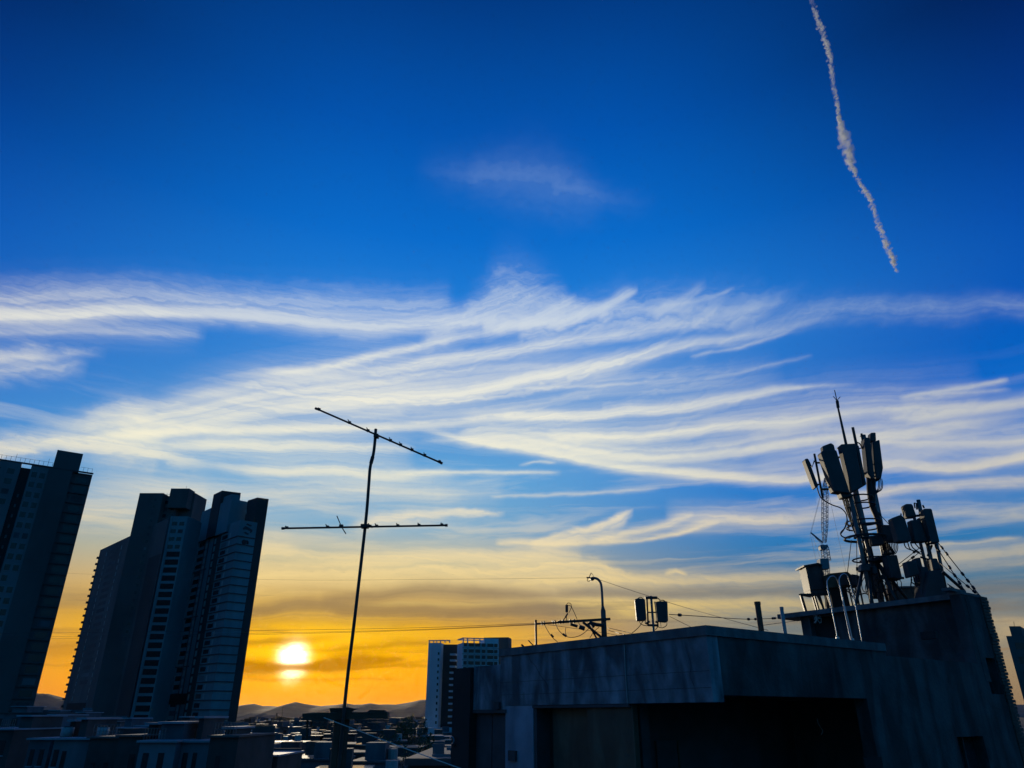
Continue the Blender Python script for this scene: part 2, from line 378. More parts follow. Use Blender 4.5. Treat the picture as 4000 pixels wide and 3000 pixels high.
# ================================================================== helpers
def mat(name, col, rough=.8, metal=0.0, var=.25, scale=1.0, stretch=1.0, bump=0.0, spec=.3, stain=0.0):
    m = bpy.data.materials.new(name); m.use_nodes = True
    t = m.node_tree; b = t.nodes['Principled BSDF']
    b.inputs['Roughness'].default_value = rough; b.inputs['Metallic'].default_value = metal
    b.inputs['Specular IOR Level'].default_value = spec
    tc_ = t.nodes.new('ShaderNodeTexCoord'); mp = t.nodes.new('ShaderNodeMapping')
    geo = t.nodes.new('ShaderNodeNewGeometry')
    t.links.new(geo.outputs['Position'], mp.inputs[0]); mp.inputs['Scale'].default_value = (scale, scale, scale * stretch)
    n = t.nodes.new('ShaderNodeTexNoise'); n.inputs['Scale'].default_value = 1; n.inputs['Detail'].default_value = 6
    n.inputs['Roughness'].default_value = .6
    t.links.new(mp.outputs[0], n.inputs['Vector'])
    r = t.nodes.new('ShaderNodeValToRGB'); t.links.new(n.outputs[0], r.inputs[0])
    r.color_ramp.elements[0].position = .3; r.color_ramp.elements[1].position = .7
    r.color_ramp.elements[0].color = (*[c * (1 - var) for c in col], 1)
    r.color_ramp.elements[1].color = (*[min(1, c * (1 + var)) for c in col], 1)
    last = r.outputs[0]
    if stain:
        mp2 = t.nodes.new('ShaderNodeMapping'); t.links.new(geo.outputs['Position'], mp2.inputs[0]); mp2.inputs['Scale'].default_value = (scale * 1.7, scale * 1.7, scale * .5)
        n2 = t.nodes.new('ShaderNodeTexNoise'); n2.inputs['Scale'].default_value = 1; n2.inputs['Detail'].default_value = 5; n2.inputs['Distortion'].default_value = .6
        t.links.new(mp2.outputs[0], n2.inputs['Vector'])
        r2 = t.nodes.new('ShaderNodeValToRGB'); t.links.new(n2.outputs[0], r2.inputs[0])
        r2.color_ramp.elements[0].position = .42; r2.color_ramp.elements[1].position = .62
        r2.color_ramp.elements[0].color = (1 - stain,) * 3 + (1,); r2.color_ramp.elements[1].color = (1, 1, 1, 1)
        mx = t.nodes.new('ShaderNodeMix'); mx.data_type = 'RGBA'; mx.blend_type = 'MULTIPLY'; mx.inputs[0].default_value = 1
        t.links.new(last, mx.inputs[6]); t.links.new(r2.outputs[0], mx.inputs[7]); last = mx.outputs[2]
    t.links.new(last, b.inputs['Base Color'])
    if bump:
        bp = t.nodes.new('ShaderNodeBump'); bp.inputs['Strength'].default_value = bump; bp.inputs['Distance'].default_value = .02
        n3 = t.nodes.new('ShaderNodeTexNoise'); n3.inputs['Scale'].default_value = 14; n3.inputs['Detail'].default_value = 8
        t.links.new(geo.outputs['Position'], n3.inputs['Vector']); t.links.new(n3.outputs[0], bp.inputs['Height']); t.links.new(bp.outputs[0], b.inputs['Normal'])
    return m
M = dict(
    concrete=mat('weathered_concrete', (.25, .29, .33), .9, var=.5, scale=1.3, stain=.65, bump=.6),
    concrete2=mat('dark_grey_concrete', (.10, .11, .115), .9, var=.4, scale=1.1, stain=.55, bump=.6),  # darker than the left face's concrete
    coping=mat('coping_concrete', (.17, .175, .185), .85, var=.25, scale=2, stain=.3, bump=.4),
    darkwall=mat('dark_wall', (.07, .07, .075), .9, var=.3, scale=1.2),
    blackwall=mat('near_black_wall', (.03, .03, .03), .9, var=.3),  # near black; in openings the shade is put into the colour
    greenpanel=mat('green_grey_panel', (.075, .085, .06), .55, var=.35, scale=1.5, stain=.4),
    lightwall=mat('pale_painted_wall', (.25, .29, .35), .85, var=.35, scale=.9, stain=.3, bump=.3),
    brick=mat('brick', (.13, .09, .075), .9, var=.35, scale=7),
    galv=mat('galvanised_steel', (.16, .165, .17), .5, .5, var=.2, scale=3),
    blacksteel=mat('dark_steel', (.045, .045, .045), .5, .3, var=.3, scale=4),
    steel=mat('bright_steel', (.45, .5, .55), .4, 1.0, var=.1, scale=6),
    radome=mat('grey_radome', (.065, .07, .075), .55, var=.18, scale=2, stain=.2),
    cable=mat('black_cable', (.03, .03, .03), .6, var=.2),
    palewire=mat('pale_cable', (.6, .6, .58), .5, var=.1),
    wood=mat('old_timber', (.07, .05, .035), .85, var=.35, scale=5),
    rust=mat('rusty_pipe', (.11, .06, .04), .8, var=.4, scale=9),
    pipe=mat('grey_pipe', (.30, .31, .32), .6, var=.15, scale=5),
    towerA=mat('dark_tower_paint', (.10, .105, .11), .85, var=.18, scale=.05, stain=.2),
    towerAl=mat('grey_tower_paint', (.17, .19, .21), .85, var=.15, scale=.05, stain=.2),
    towerB=mat('grey_tower_paint_two', (.11, .117, .122), .85, var=.18, scale=.06, stain=.2),
    towerBl=mat('pale_tower_paint', (.16, .28, .32), .85, var=.15, scale=.06, stain=.2),
    towerDk=mat('shade_dark_tower_paint', (.06, .06, .062), .85, var=.2, scale=.06),  # shade of recesses and the turned-away core put into the paint colour
    trim_glint=mat('white_trim_glint', (.25, .34, .36), .5, var=.1, scale=.3),  # white ledges; on the towers also painted glass glints
    ledge=mat('dark_ledge', (.07, .075, .08), .8, var=.2, scale=.2),
    glass=mat('dark_window_glass', (.03, .035, .04), .12, var=.2, scale=.3, spec=.5),
    whiteapt=mat('white_apartment_paint', (.6, .7, .78), .8, var=.12, scale=.05, stain=.15),
    villa=mat('villa_render', (.11, .135, .16), .9, var=.2, scale=.2, stain=.3),
    villad=mat('dark_villa_brick', (.07, .065, .065), .9, var=.3, scale=.4),
    villal=mat('pale_villa_render', (.18, .215, .25), .9, var=.15, scale=.2, stain=.3),
    roofl=mat('pale_roof_screed', (.24, .29, .35), .75, var=.2, scale=.4),
    roofd=mat('dark_roof_felt', (.09, .09, .095), .7, var=.3, scale=.4),
    roofm=mat('smooth_sheet_roof', (.35, .36, .37), .22, .6, var=.2, scale=.4),
    ground=mat('city_ground', (.035, .035, .034), .95, var=.5, scale=.02),
    hillm=mat('wooded_slope', (.085, .075, .07), .95, var=.4, scale=.004),
    leaf=mat('leaves', (.05, .075, .035), .8, var=.4, scale=2),
    bark=mat('bark', (.09, .07, .05), .9, var=.3, scale=5),
    crane=mat('crane_paint', (.16, .2, .24), .6, .2, var=.15, scale=.4),
    emblem=mat('dark_emblem', (.05, .06, .07), .6, var=.1),
)

W = {}                                   # world position of every object
def link(o, wl, parent=None):
    C.objects.link(o); W[o.name] = Vector(wl)
    if parent is not None:
        o.parent = parent; o.location = Vector(wl) - W[parent.name]
    else: o.location = wl
    return o
def tag(o, label, cat, group=None):
    o['label'] = label; o['category'] = cat
    if group: o['group'] = group
    return o
def thing(name, label, cat, loc, group=None):
    o = bpy.data.objects.new(name, None); o.empty_display_size = .2
    link(o, loc); return tag(o, label, cat, group)
def obj(name, bm, m, parent=None, smooth_=False):
    """one mesh object from world-space geometry, its origin at its own middle"""
    c = Vector((0, 0, 0))
    for v in bm.verts: c += v.co
    c /= max(1, len(bm.verts))
    for v in bm.verts: v.co -= c
    bmesh.ops.recalc_face_normals(bm, faces=bm.faces)
    me = bpy.data.meshes.new(name); bm.to_mesh(me); bm.free()
    me.materials.append(M[m])
    if smooth_:
        for p_ in me.polygons: p_.use_smooth = True
    return link(bpy.data.objects.new(name, me), c, parent)
def copy_at(src, wl, parent, rotz=None):
    o = src.copy(); link(o, wl, parent)
    if rotz is not None: o.rotation_euler = (0, 0, rotz)
    return o
NB = bmesh.new
def quadbox(bm, f, b):
    """closed box from front quad f and back quad b (4 points each, same order)"""
    vs = [bm.verts.new(p_) for p_ in list(f) + list(b)]
    n = len(f)
    bm.faces.new(vs[:n]); bm.faces.new(vs[n:][::-1])
    for i in range(n): bm.faces.new((vs[i], vs[n + i], vs[n + (i + 1) % n], vs[(i + 1) % n]))
    return bm
def prism(bm, pts, Y, thick, slant=0.0):
    """outline in photograph pixels standing at depth Y, with its own thickness"""
    f = [P(x, y, Y) for x, y in pts]
    return quadbox(bm, f, [p_ + Vector((slant, thick, 0)) for p_ in f])
def box(bm, c, sx_, sy_, sz_, rz=0.0):
    m = Matrix.Translation(c) @ Matrix.Rotation(rz, 4, 'Z') @ Matrix.Diagonal((sx_, sy_, sz_, 1))
    bmesh.ops.create_cube(bm, size=1, matrix=m); return bm
def tube(bm, pts, r, n=8, r2=None):
    pts = [Vector(p_) for p_ in pts]; k = len(pts)
    ring = []; up = None
    for i, p_ in enumerate(pts):
        d = (pts[min(i + 1, k - 1)] - pts[max(i - 1, 0)]).normalized()
        if up is None: up = d.orthogonal().normalized()
        up = (up - d * up.dot(d)).normalized(); s_ = d.cross(up)
        rr = r if r2 is None else r + (r2 - r) * i / max(1, k - 1)
        ring.append([bm.verts.new(p_ + (up * math.cos(a) + s_ * math.sin(a)) * rr) for a in (2 * math.pi * j / n for j in range(n))])
    for i in range(k - 1):
        for j in range(n): bm.faces.new((ring[i][j], ring[i][(j + 1) % n], ring[i + 1][(j + 1) % n], ring[i + 1][j]))
    bm.faces.new(ring[0][::-1]); bm.faces.new(ring[-1])
    return bm
def curve(pts, n=6):
    """Catmull-Rom through points"""
    pts = [Vector(p_) for p_ in pts]
    if len(pts) < 3: return pts
    q = [pts[0] * 2 - pts[1]] + pts + [pts[-1] * 2 - pts[-2]]; o = []
    for i in range(1, len(q) - 2):
        for j in range(n):
            t = j / n; a, b, c, d = q[i - 1:i + 3]
            o.append(.5 * (2 * b + (c - a) * t + (2 * a - 5 * b + 4 * c - d) * t * t + (3 * b - a - 3 * c + d) * t ** 3))
    return o + [pts[-1]]
def ptube(bm, pxs, Y, r, n=8, cv=0, r2=None):
    pts = [P(q[0], q[1], q[2] if len(q) > 2 else Y) for q in pxs]
    return tube(bm, curve(pts, cv) if cv else pts, r, n, r2)
def proj(v):
    d = v - Vector((0, 0, EYE)); f = d.y * cp + d.z * sp; u = -d.y * sp + d.z * cp
    return 2000 + FPX * d.x / f, 1500 - FPX * u / f

BL = random.Random(3)
class Face:
    """a vertical wall plane: origin, horizontal direction e, outward normal n"""
    def __init__(s, o, e, n): s.o, s.e, s.n = Vector(o), Vector(e), Vector(n); s.rz = math.atan2(s.e.y, s.e.x)
    def hit(s, px, py):
        a, b = ray(px, py)             # (a,1)*Y = o + e*s
        det = a * -s.e.y + s.e.x       # solve [a -ex;1 -ey][Y s]=o
        Y = (-s.o.x * s.e.y + s.e.x * s.o.y) / det
        q = Vector((a * Y, Y)) - s.o
        return q.dot(s.e), EYE + b * Y
    def S(s, px, py=2700): return s.hit(px, py)[0]
    def Z(s, px, py): return s.hit(px, py)[1]
    def pt(s, q, z, d=0.0):
        p_ = s.o + s.e * q + s.n * d
        return Vector((p_.x, p_.y, z))
    def slab(s, bm, s0, s1, z0, z1, d0, d1):
        f = [s.pt(s0, z0, d1), s.pt(s1, z0, d1), s.pt(s1, z1, d1), s.pt(s0, z1, d1)]
        b = [s.pt(s0, z0, d0), s.pt(s1, z0, d0), s.pt(s1, z1, d0), s.pt(s0, z1, d0)]
        return quadbox(bm, f, b)
    def part(s, name, m, parent, s0, s1, z0, z1, d0=-.25, d1=0.0): return obj(name, s.slab(NB(), s0, s1, z0, z1, d0, d1), m, parent)
    def grid(s, name, m, parent, cols, zs, h, d0=-.2, d1=.02):
        """alike pieces that share one mesh per column width"""
        res = []
        for s0, s1 in cols:
            src = None
            for z in zs:
                if src is None:
                    src = s.part(name, m, parent, s0, s1, z, z + h, d0, d1); w0 = W[src.name].copy(); z00 = z
                else:
                    o = copy_at(src, w0 + Vector((0, 0, z - z00)), parent)
                    if name == 'window' and BL.random() < .22:       # drawn blinds and curtains
                        o.material_slots[0].link = 'OBJECT'; o.material_slots[0].material = M[BL.choice(['ledge', 'villa', 'darkwall', 'towerAl'])]
                res.append(src)
        return res

class Block:
    """an upright block given by its near top corner in the photograph, its depth and its two side directions"""
    def __init__(s, px, py, Y, xl, xr, a1=-44.0, a2=46.0, z0=0.0):
        c = P(px, py, Y); s.top = c.z; s.z0 = z0
        e1 = Vector((math.sin(R(a1)), math.cos(R(a1)))); e2 = Vector((math.sin(R(a2)), math.cos(R(a2))))
        o = Vector((c.x, c.y))
        def solve(e, x):
            lo, hi = 0.0, 400.0
            sg = 1 if x > px else -1
            for _ in range(50):
                mid = (lo + hi) / 2; q = o + e * mid
                if sg * (proj(Vector((q.x, q.y, c.z)))[0] - x) < 0: lo = mid
                else: hi = mid
            return (lo + hi) / 2
        s.l1 = solve(e1, xl); s.l2 = solve(e2, xr)
        s.o, s.e1, s.e2 = o, e1, e2
        s.L = Face(o, e1, -e2)          # left-hand face
        s.R = Face(o, e2, -e1)          # right-hand face
    def mesh(s, bm, zt=None, z0=None, inset=0.0, l1=None, l2=None):
        l1 = s.l1 if l1 is None else l1; l2 = s.l2 if l2 is None else l2
        zt = s.top if zt is None else zt; z0 = s.z0 if z0 is None else z0
        q = [s.o + s.e1 * inset + s.e2 * inset, s.o + s.e2 * (l2 - inset) + s.e1 * inset, s.o + s.e2 * (l2 - inset) + s.e1 * (l1 - inset), s.o + s.e1 * (l1 - inset) + s.e2 * inset]
        return quadbox(bm, [Vector((p_.x, p_.y, zt)) for p_ in q], [Vector((p_.x, p_.y, z0)) for p_ in q])
    def base(s): return Vector((s.o.x, s.o.y, s.z0))

# ================================================================== setting
g = NB(); box(g, Vector((0, 11000, -.5)), 50000, 28000, 1.0)
ground = obj('ground', g, 'ground'); ground['kind'] = 'structure'
def ridge(name, pts, Y, foot, back, m, seed):
    rnd = random.Random(seed); bm = NB(); rows = []
    xs = [p_[0] for p_ in pts]; N = 160
    def prof(x):
        for (x0, y0), (x1, y1) in zip(pts, pts[1:]):
            if x0 <= x <= x1:
                t = (x - x0) / (x1 - x0); t = t * t * (3 - 2 * t); return y0 + (y1 - y0) * t
        return pts[-1][1]
    ph = [rnd.uniform(0, 6.28) for _ in range(6)]
    for i in range(N + 1):
        x = xs[0] + (xs[-1] - xs[0]) * i / N
        y = prof(x) + 1.6 * math.sin(x * .11 + ph[0]) + 1.0 * math.sin(x * .23 + ph[1]) + .6 * math.sin(x * .61 + ph[2])
        top = P(x, y, Y); row = []
        for k in range(9):
            t = k / 8
            yy = Y - foot * (1 - t); spur = 1 + .12 * math.sin(x * .05 + t * 5 + ph[3]) * (1 - t)
            row.append(bm.verts.new((top.x * (1 + (yy - Y) / Y * .4), yy, max(0, top.z * (t ** .8) * spur) if k < 8 else top.z)))
        row.append(bm.verts.new((top.x, Y + back, 0)))
        rows.append(row)
    for a, b in zip(rows, rows[1:]):
        for k in range(len(a) - 1): bm.faces.new((a[k], a[k + 1], b[k + 1], b[k]))
    o = obj(name, bm, m, smooth_=True); o['kind'] = 'structure'; return o
ridge('mountain_ridge', [(-600, 2770), (200, 2762), (700, 2757), (920, 2757), (985, 2751), (1050, 2758), (1100, 2758), (1152, 2742), (1215, 2754), (1280, 2757), (1345, 2748), (1400, 2752), (1450, 2748), (1500, 2753), (1560, 2749), (1660, 2734), (1780, 2716), (2000, 2706), (2400, 2725), (3000, 2745), (4600, 2755)], 12500, 2600, 2500, 'hillm', 3)
ridge('mountain_ridge', [(-900, 2740), (-300, 2720), (-100, 2690), (60, 2696), (130, 2705), (190, 2712), (240, 2728), (300, 2738), (400, 2762), (560, 2784)], 6500, 1700, 1600, 'hillm', 5)
ridge('wooded_hill', [(700, 2800), (860, 2793), (940, 2788), (1020, 2786), (1065, 2790), (1090, 2800)], 2600, 420, 500, 'hillm', 6)
# ================================================================== apartment towers on the left
FL = 2.9
# --- tower A : far left, cut by the frame
hA = ray(363, 1852)[1] * 205
yl = hA / ray(0, 1797)[1]
pa = P(363, 1852, 205); pb = P(0, 1797, yl)
eA = Vector((pb.x - pa.x, pb.y - pa.y)).normalized()
nA = Vector((eA.y, -eA.x))
if nA.y > 0: nA = -nA
FA = Face((pa.x, pa.y), eA, nA); topA = pa.z
tA = thing('apartment_tower', 'tall dark apartment tower at the left edge, with one square lift block on its roof', 'apartment tower', FA.pt(10, 0))
def sA(x, y=1830): return FA.S(x, y)
s1, s2, s3, s4 = sA(285, 1840), sA(125, 1815), sA(86, 1810), sA(-260, 1760)
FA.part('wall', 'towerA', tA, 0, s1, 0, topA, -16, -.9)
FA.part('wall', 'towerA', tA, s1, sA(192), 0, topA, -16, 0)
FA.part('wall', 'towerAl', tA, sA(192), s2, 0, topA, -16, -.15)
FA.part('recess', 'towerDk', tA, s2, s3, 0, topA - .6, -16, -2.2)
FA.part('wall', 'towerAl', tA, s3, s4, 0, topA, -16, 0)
FA.part('coping', 'ledge', tA, -.1, s4, topA, topA + .35, -.5, .12)
zsA = [topA - 3.4 - FL * i for i in range(30)]
w_ = (s2 - sA(192))
FA.grid('window', 'glass', tA, [(sA(192) + .12 * w_, sA(192) + .42 * w_), (sA(192) + .58 * w_, sA(192) + .88 * w_)], zsA[:27], 1.5, -.5, -.11)
FA.grid('window', 'glass', tA, [(s3 + 1.2, s3 + 2.9), (s3 + 4.6, s3 + 6.2)], zsA[:27], 1.5, -.4, .03)
FA.grid('vent_panel', 'villal', tA, [(s2 + (s3 - s2) * .42, s2 + (s3 - s2) * .6)], zsA[2:24], .9, -2.4, -2.1)
FA.grid('balcony_slab', 'ledge', tA, [(.1, s1 - .2)], zsA, .28, -2, -.55)
FA.grid('window', 'glass', tA, [(s1 * .2, s1 * .75)], [z + .55 for z in zsA], 1.6, -1.3, -.86)
c0, c1 = FA.S(305, 1850), FA.S(203, 1835)
zc = FA.Z(305, 1770)
FA.part('lift_block', 'towerA', tA, c0, c1, topA - .2, zc, -9, .02)
for k in range(34):
    q = .4 + (s4 - .8) * k / 33
    if c0 < q < c1: continue
    obj('rail_post', tube(NB(), [FA.pt(q, topA + .3, -.3), FA.pt(q, topA + 1.7 + (.9 if k % 7 == 3 else 0), -.3)], .045, 5), 'blacksteel', tA)
for q0, q1 in ((.3, c0 - .2), (c1 + .2, s4 - .3)):
    obj('rail', tube(NB(), [FA.pt(q0, topA + 1.65, -.3), FA.pt(q1, topA + 1.65, -.3)], .035, 5), 'blacksteel', tA)

# --- tower B : the broad stepped one
tB = thing('apartment_tower', 'broad stepped apartment tower standing behind the one with the emblem', 'apartment tower', P(560, 2700, 285) * 1.0)
low = Block(660, 2022, 280, 392, 980)                 # long low wing, face turned to the left
obj('wing', low.mesh(NB(), l2=22), 'towerB', tB)
s1b = Block(638, 1926, 292, 546, 660, -90, 4)
obj('wall', s1b.mesh(NB(), l2=16), 'towerB', tB)
s1c = Block(700, 1938, 295, 637, 760, -90, 6)
obj('wall', s1c.mesh(NB(), l2=20), 'towerB', tB)
s2b = Block(740, 1908, 293, 668, 762, -90, 4)
obj('lift_block', s2b.mesh(NB(), z0=s1b.top - 6), 'towerB', tB)
s2c = Block(764, 1926, 297, 690, 808, -90, 5)
obj('wall', s2c.mesh(NB()), 'towerB', tB)
zl = [low.top - 4.2 - FL * i for i in range(24)]
def ls(x): return low.L.S(x, 2140)
for f_ in (.30, .62, .86):
    low.L.grid('glint_panel', 'trim_glint', tB, [(low.l1 * f_ - .22, low.l1 * f_ + .22)], [z - .4 for z in zl[:22]], 1.7, -.1, .14)  # pale paint stands in for glints on the wing's glass
low.L.grid('balcony', 'ledge', tB, [(low.l1 - .9, low.l1 + .55)], zl, .9, -1.2, .7)
low.L.grid('window', 'ledge', tB, [(low.l1 * .68, low.l1 * .8)], zl[:20], 1.5, -.3, .04)
low.L.part('recess', 'towerDk', tB, low.l1 * .01, low.l1 * .16, 0, low.top - 14, -1, .05)  # dark strip on the wall face, a recess's shade put into colour
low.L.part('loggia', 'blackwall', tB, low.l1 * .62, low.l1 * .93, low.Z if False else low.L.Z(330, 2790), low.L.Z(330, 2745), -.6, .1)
zs1 = [s1b.top - 3.4 - FL * i for i in range(20)]
s1c.L.grid('window', 'glass', tB, [(1.0, 2.4), (4.0, 5.4)], [s1c.top - 3.4 - FL * i for i in range(22)], 1.4, -.3, .04)
s1b.L.grid('window', 'glass', tB, [(2.2, 3.2)], zs1, 1.0, -.3, .04)
for x in (640, 652, 663): obj('rail_post', tube(NB(), [P(x, 1940, 291), P(x + 1, 1926, 291)], .06, 5), 'blacksteel', tB)
obj('rail', tube(NB(), [P(639, 1932, 291), P(668, 1932, 291)], .05, 5), 'blacksteel', tB)
obj('aerial', tube(NB(), [P(727, 1908, 296), P(729, 1899, 296)], .06, 5), 'blacksteel', tB)

# --- tower C : the one with the emblem
tC = thing('apartment_tower', 'tall pale-fronted apartment tower with a dark emblem near its top', 'apartment tower', P(920, 2780, 262))
mid = Block(940, 2030, 262, 736, 1006)
mid_top = mid.top
obj('wall', mid.mesh(NB(), l2=mid.l2), 'towerBl', tC)
low3 = Block(734, 2017, 268, 668, 760, -90, 8)
obj('wall', low3.mesh(NB(), l2=10), 'towerBl', tC)
pent = Block(939, 1930, 270, 841, 990, -52, 50)
crown = Block(905, 1948, 268, 790, 968)
crown.mesh
obj('roof_storey', crown.mesh(NB(), z0=mid_top - 3), 'towerBl', tC)
obj('lift_block', Block(868, 1916, 275, 838, 941, -44, 62).mesh(NB(), z0=mid_top - 3, l1=8), 'towerDk', tC)
obj('lift_block', Block(905, 1930, 271, 850, 940, -46, 58).mesh(NB(), z0=mid_top - 3, l1=10), 'towerBl', tC)
core = Block(1006, 1943, 266, 968, 1050, -50, 58)
obj('stair_core', core.mesh(NB()), 'towerDk', tC)  # the core's turned-away shade is put into its dark colour
floors = [mid_top - 6.2 - FL * i for i in range(28)]
ml, mr = mid.L, mid.R
l1, l2 = mid.l1, mid.l2
def wrap(z): # ledge that runs round the corner, one part per face
    pass
ml.grid('ledge', 'ledge', tC, [(-.25, l1 * .30)], floors, .3, -.3, .28)
mr.grid('ledge', 'ledge', tC, [(.02, l2 - .1)], floors, .3, -.3, .26)
ml.grid('window', 'glass', tC, [(l1 * .19, l1 * .285)], [z + .75 for z in floors[:27]], 1.5, -.2, .05)
ml.grid('glint_panel', 'trim_glint', tC, [(l1 * .135, l1 * .16)], [z + .5 for z in floors[:20]], 1.9, -.2, .1)
ml.part('recess', 'towerDk', tC, l1 * .31, l1 * .45, 0, mid_top - 1.2, -1.5, .06)  # dark strip proud of the wall; recess shade is in its colour
ml.grid('glint_panel', 'trim_glint', tC, [(l1 * .395, l1 * .425)], [z + .3 for z in floors[:26]], 2.0, -.2, .16)  # pale strips painted as glass glints, floor by floor
ml.grid('glint_panel', 'trim_glint', tC, [(l1 * .56, l1 * .595)], [z + 2.6 for z in floors[:26]], 2.0, -.2, .12)
ml.grid('window', 'glass', tC, [(l1 * .62, l1 * .73), (l1 * .82, l1 * .93)], [z + 1.2 for z in floors[:25]], 1.6, -.2, .05)
for f_ in (.535, .6, .785, .97): ml.part('pilaster', 'towerB', tC, l1 * f_ - .25, l1 * f_ + .25, 0, mid_top - .5, -.2, .3)
for k in (3, 9, 15): ml.part('band', 'ledge', tC, l1 * .5, l1, floors[k], floors[k] + .35, -.2, .2)
lw = low3.l1
low3.L.grid('window', 'glass', tC, [(lw * .14, lw * .42), (lw * .55, lw * .85)], [low3.top - 3.5 - FL * i for i in range(4)], 1.4, -.2, .05)
low3.L.grid('balcony_opening', 'blackwall', tC, [(lw * .06, lw * .82)], [low3.top - 3.6 - FL * i for i in range(4, 26)], 1.9, -.6, .04)  # near-black panels on the face; opening shade put into colour
low3.L.part('pilaster', 'towerBl', tC, lw - .8, lw - .2, 0, low3.top, -.2, .18)
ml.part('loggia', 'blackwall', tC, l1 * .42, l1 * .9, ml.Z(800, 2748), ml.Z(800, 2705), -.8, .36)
for x in (958, 962): obj('aerial', tube(NB(), [P(x, 2008, 264), P(x + 1, 1990, 264)], .08, 5), 'trim_glint', tC)
# the emblem: three curved dark strokes and a ringed mark under it, standing proud of the wall
def fpoly(face, pts, m, d=.12):
    q = [face.hit(x, y) for x, y in pts]
    return quadbox(NB(), [face.pt(a, b, d) for a, b in q], [face.pt(a, b, -.05) for a, b in q])
def z2(v): return 850 + v[0] * .1808, 1900 + v[1] * .1808
em = obj('emblem', fpoly(mr, [z2(v) for v in ((545, 900), (600, 855), (690, 900), (750, 940), (745, 985), (700, 1010), (705, 965), (640, 935), (585, 930), (550, 935))], 'emblem'), 'emblem', tC)
for pts in (((610, 815), (650, 800), (745, 850), (715, 868), (650, 838)), ((560, 1000), (600, 980), (655, 1015), (690, 1030), (640, 1048), (600, 1022))):
    obj('emblem_stroke', fpoly(mr, [z2(v) for v in pts], 'emblem'), 'emblem', em)
rg = NB()
tube(rg, [mr.pt(*mr.hit(*z2((572 + 34 * math.cos(a), 1203 + 38 * math.sin(a)))), .1) for a in [i * math.pi / 8 for i in range(17)]], .32, 6)
tube(rg, [mr.pt(*mr.hit(*z2(v)), .1) for v in ((620, 1180), (645, 1190), (655, 1215), (640, 1245))], .38, 6)
tube(rg, [mr.pt(*mr.hit(*z2(v)), .1) for v in ((560, 1200), (585, 1210))], .36, 6)
obj('emblem_ring', rg, 'emblem', em)

# ================================================================== white apartment block in the middle
tD = thing('apartment_block', 'white apartment block with a grid of square windows beyond the concrete rooftop', 'apartment block', P(1800, 2800, 400))
lb = Block(1722, 2511, 404, 1674, 1760, -86, 8)
obj('wall', lb.mesh(NB(), l2=14), 'whiteapt', tD)
bk = Block(1790, 2517, 410, 1700, 1800, -88, 10)
obj('recess', bk.mesh(NB()), 'towerDk', tD)
rb = Block(1808, 2490, 396, 1787, 1948, -19, 71)
obj('wall', rb.mesh(NB(), zt=rb.top - 2.6, l2=rb.l2), 'whiteapt', tD)
sd = Block(1986, 2489, 420, 1940, 2000, -80, 10)
obj('wall', sd.mesh(NB(), l1=14, l2=10), 'towerB', tD)
FR = rb.R
# roof frame with open bays
FR.part('roof_beam', 'whiteapt', tD, 0, rb.l2, rb.top - .5, rb.top, -.6, 0)
FR.part('roof_beam', 'whiteapt', tD, .0, rb.l2, rb.top - .5, rb.top, -rb.l1, -rb.l1 + .6)
rb.L.part('roof_beam', 'whiteapt', tD, 0.02, rb.l1, rb.top - .5, rb.top, -.6, 0)
for f_ in (0, .12, .30, .46, .60): FR.part('roof_post', 'whiteapt', tD, rb.l2 * f_ + .03, rb.l2 * f_ + .6, rb.top - 2.6, rb.top - .5, -.55, -.03)
FR.part('roof_wall', 'whiteapt', tD, rb.l2 * .62, rb.l2 - .03, rb.top - 2.6, rb.top - .5, -rb.l1 + .3, -.03)
def fx(v): return FR.S(1600 + v * .3014, 2530)
cols = [(fx(702), fx(744)), (fx(766), fx(834)), (fx(850), fx(916)), (fx(936), fx(984)), (fx(1006), fx(1084)), (fx(1096), fx(1140))]
zr = [FR.Z(1870, 2400 + v * .3014) for v in (420, 500, 577, 655, 733, 811)]
FR.grid('window', 'glass', tD, cols, zr, 1.75, -.4, -.02 + .05)
for z in zr: FR.part('ledge', 'trim_glint', tD, -.1, rb.l2 + .05, z - .75, z - .25, -.2, .25)
for a, b in zip(cols, cols[1:]): FR.part('mullion', 'trim_glint', tD, a[1] + .1, b[0] - .1, zr[-1] - 3, rb.top - 2.7, -.2, .12)
bl = bk.L
bz = [lb.top - 6 - 3.0 * i for i in range(16)]
bl.grid('balcony', 'whiteapt', tD, [(0.4, bk.l1 * .28)], bz, .9, -.5, 3.2)
lb.L.grid('window', 'glass', tD, [(lb.l1 * .08, lb.l1 * .2)], bz, 1.3, -.3, .05)
lb.L.part('roof_beam', 'whiteapt', tD, -5, lb.l1, lb.top + .9, lb.top + 1.4, -.6, 0)
for q in (lb.l1 - .6, lb.l1 * .55, lb.l1 * .3, 0, -2.4, -4.9): lb.L.part('roof_post', 'whiteapt', tD, q, q + .5, lb.top, lb.top + .9, -.55, -.05)
pod = Block(1772, 2843, 380, 1657, 1800, -89, 10)
obj('podium', pod.mesh(NB(), l2=9), 'whiteapt', tD)
obj('podium_canopy', prism(NB(), [(1656, 2843), (1663, 2822), (1679, 2800), (1684, 2800), (1668, 2843)], 384, 3), 'whiteapt', tD)

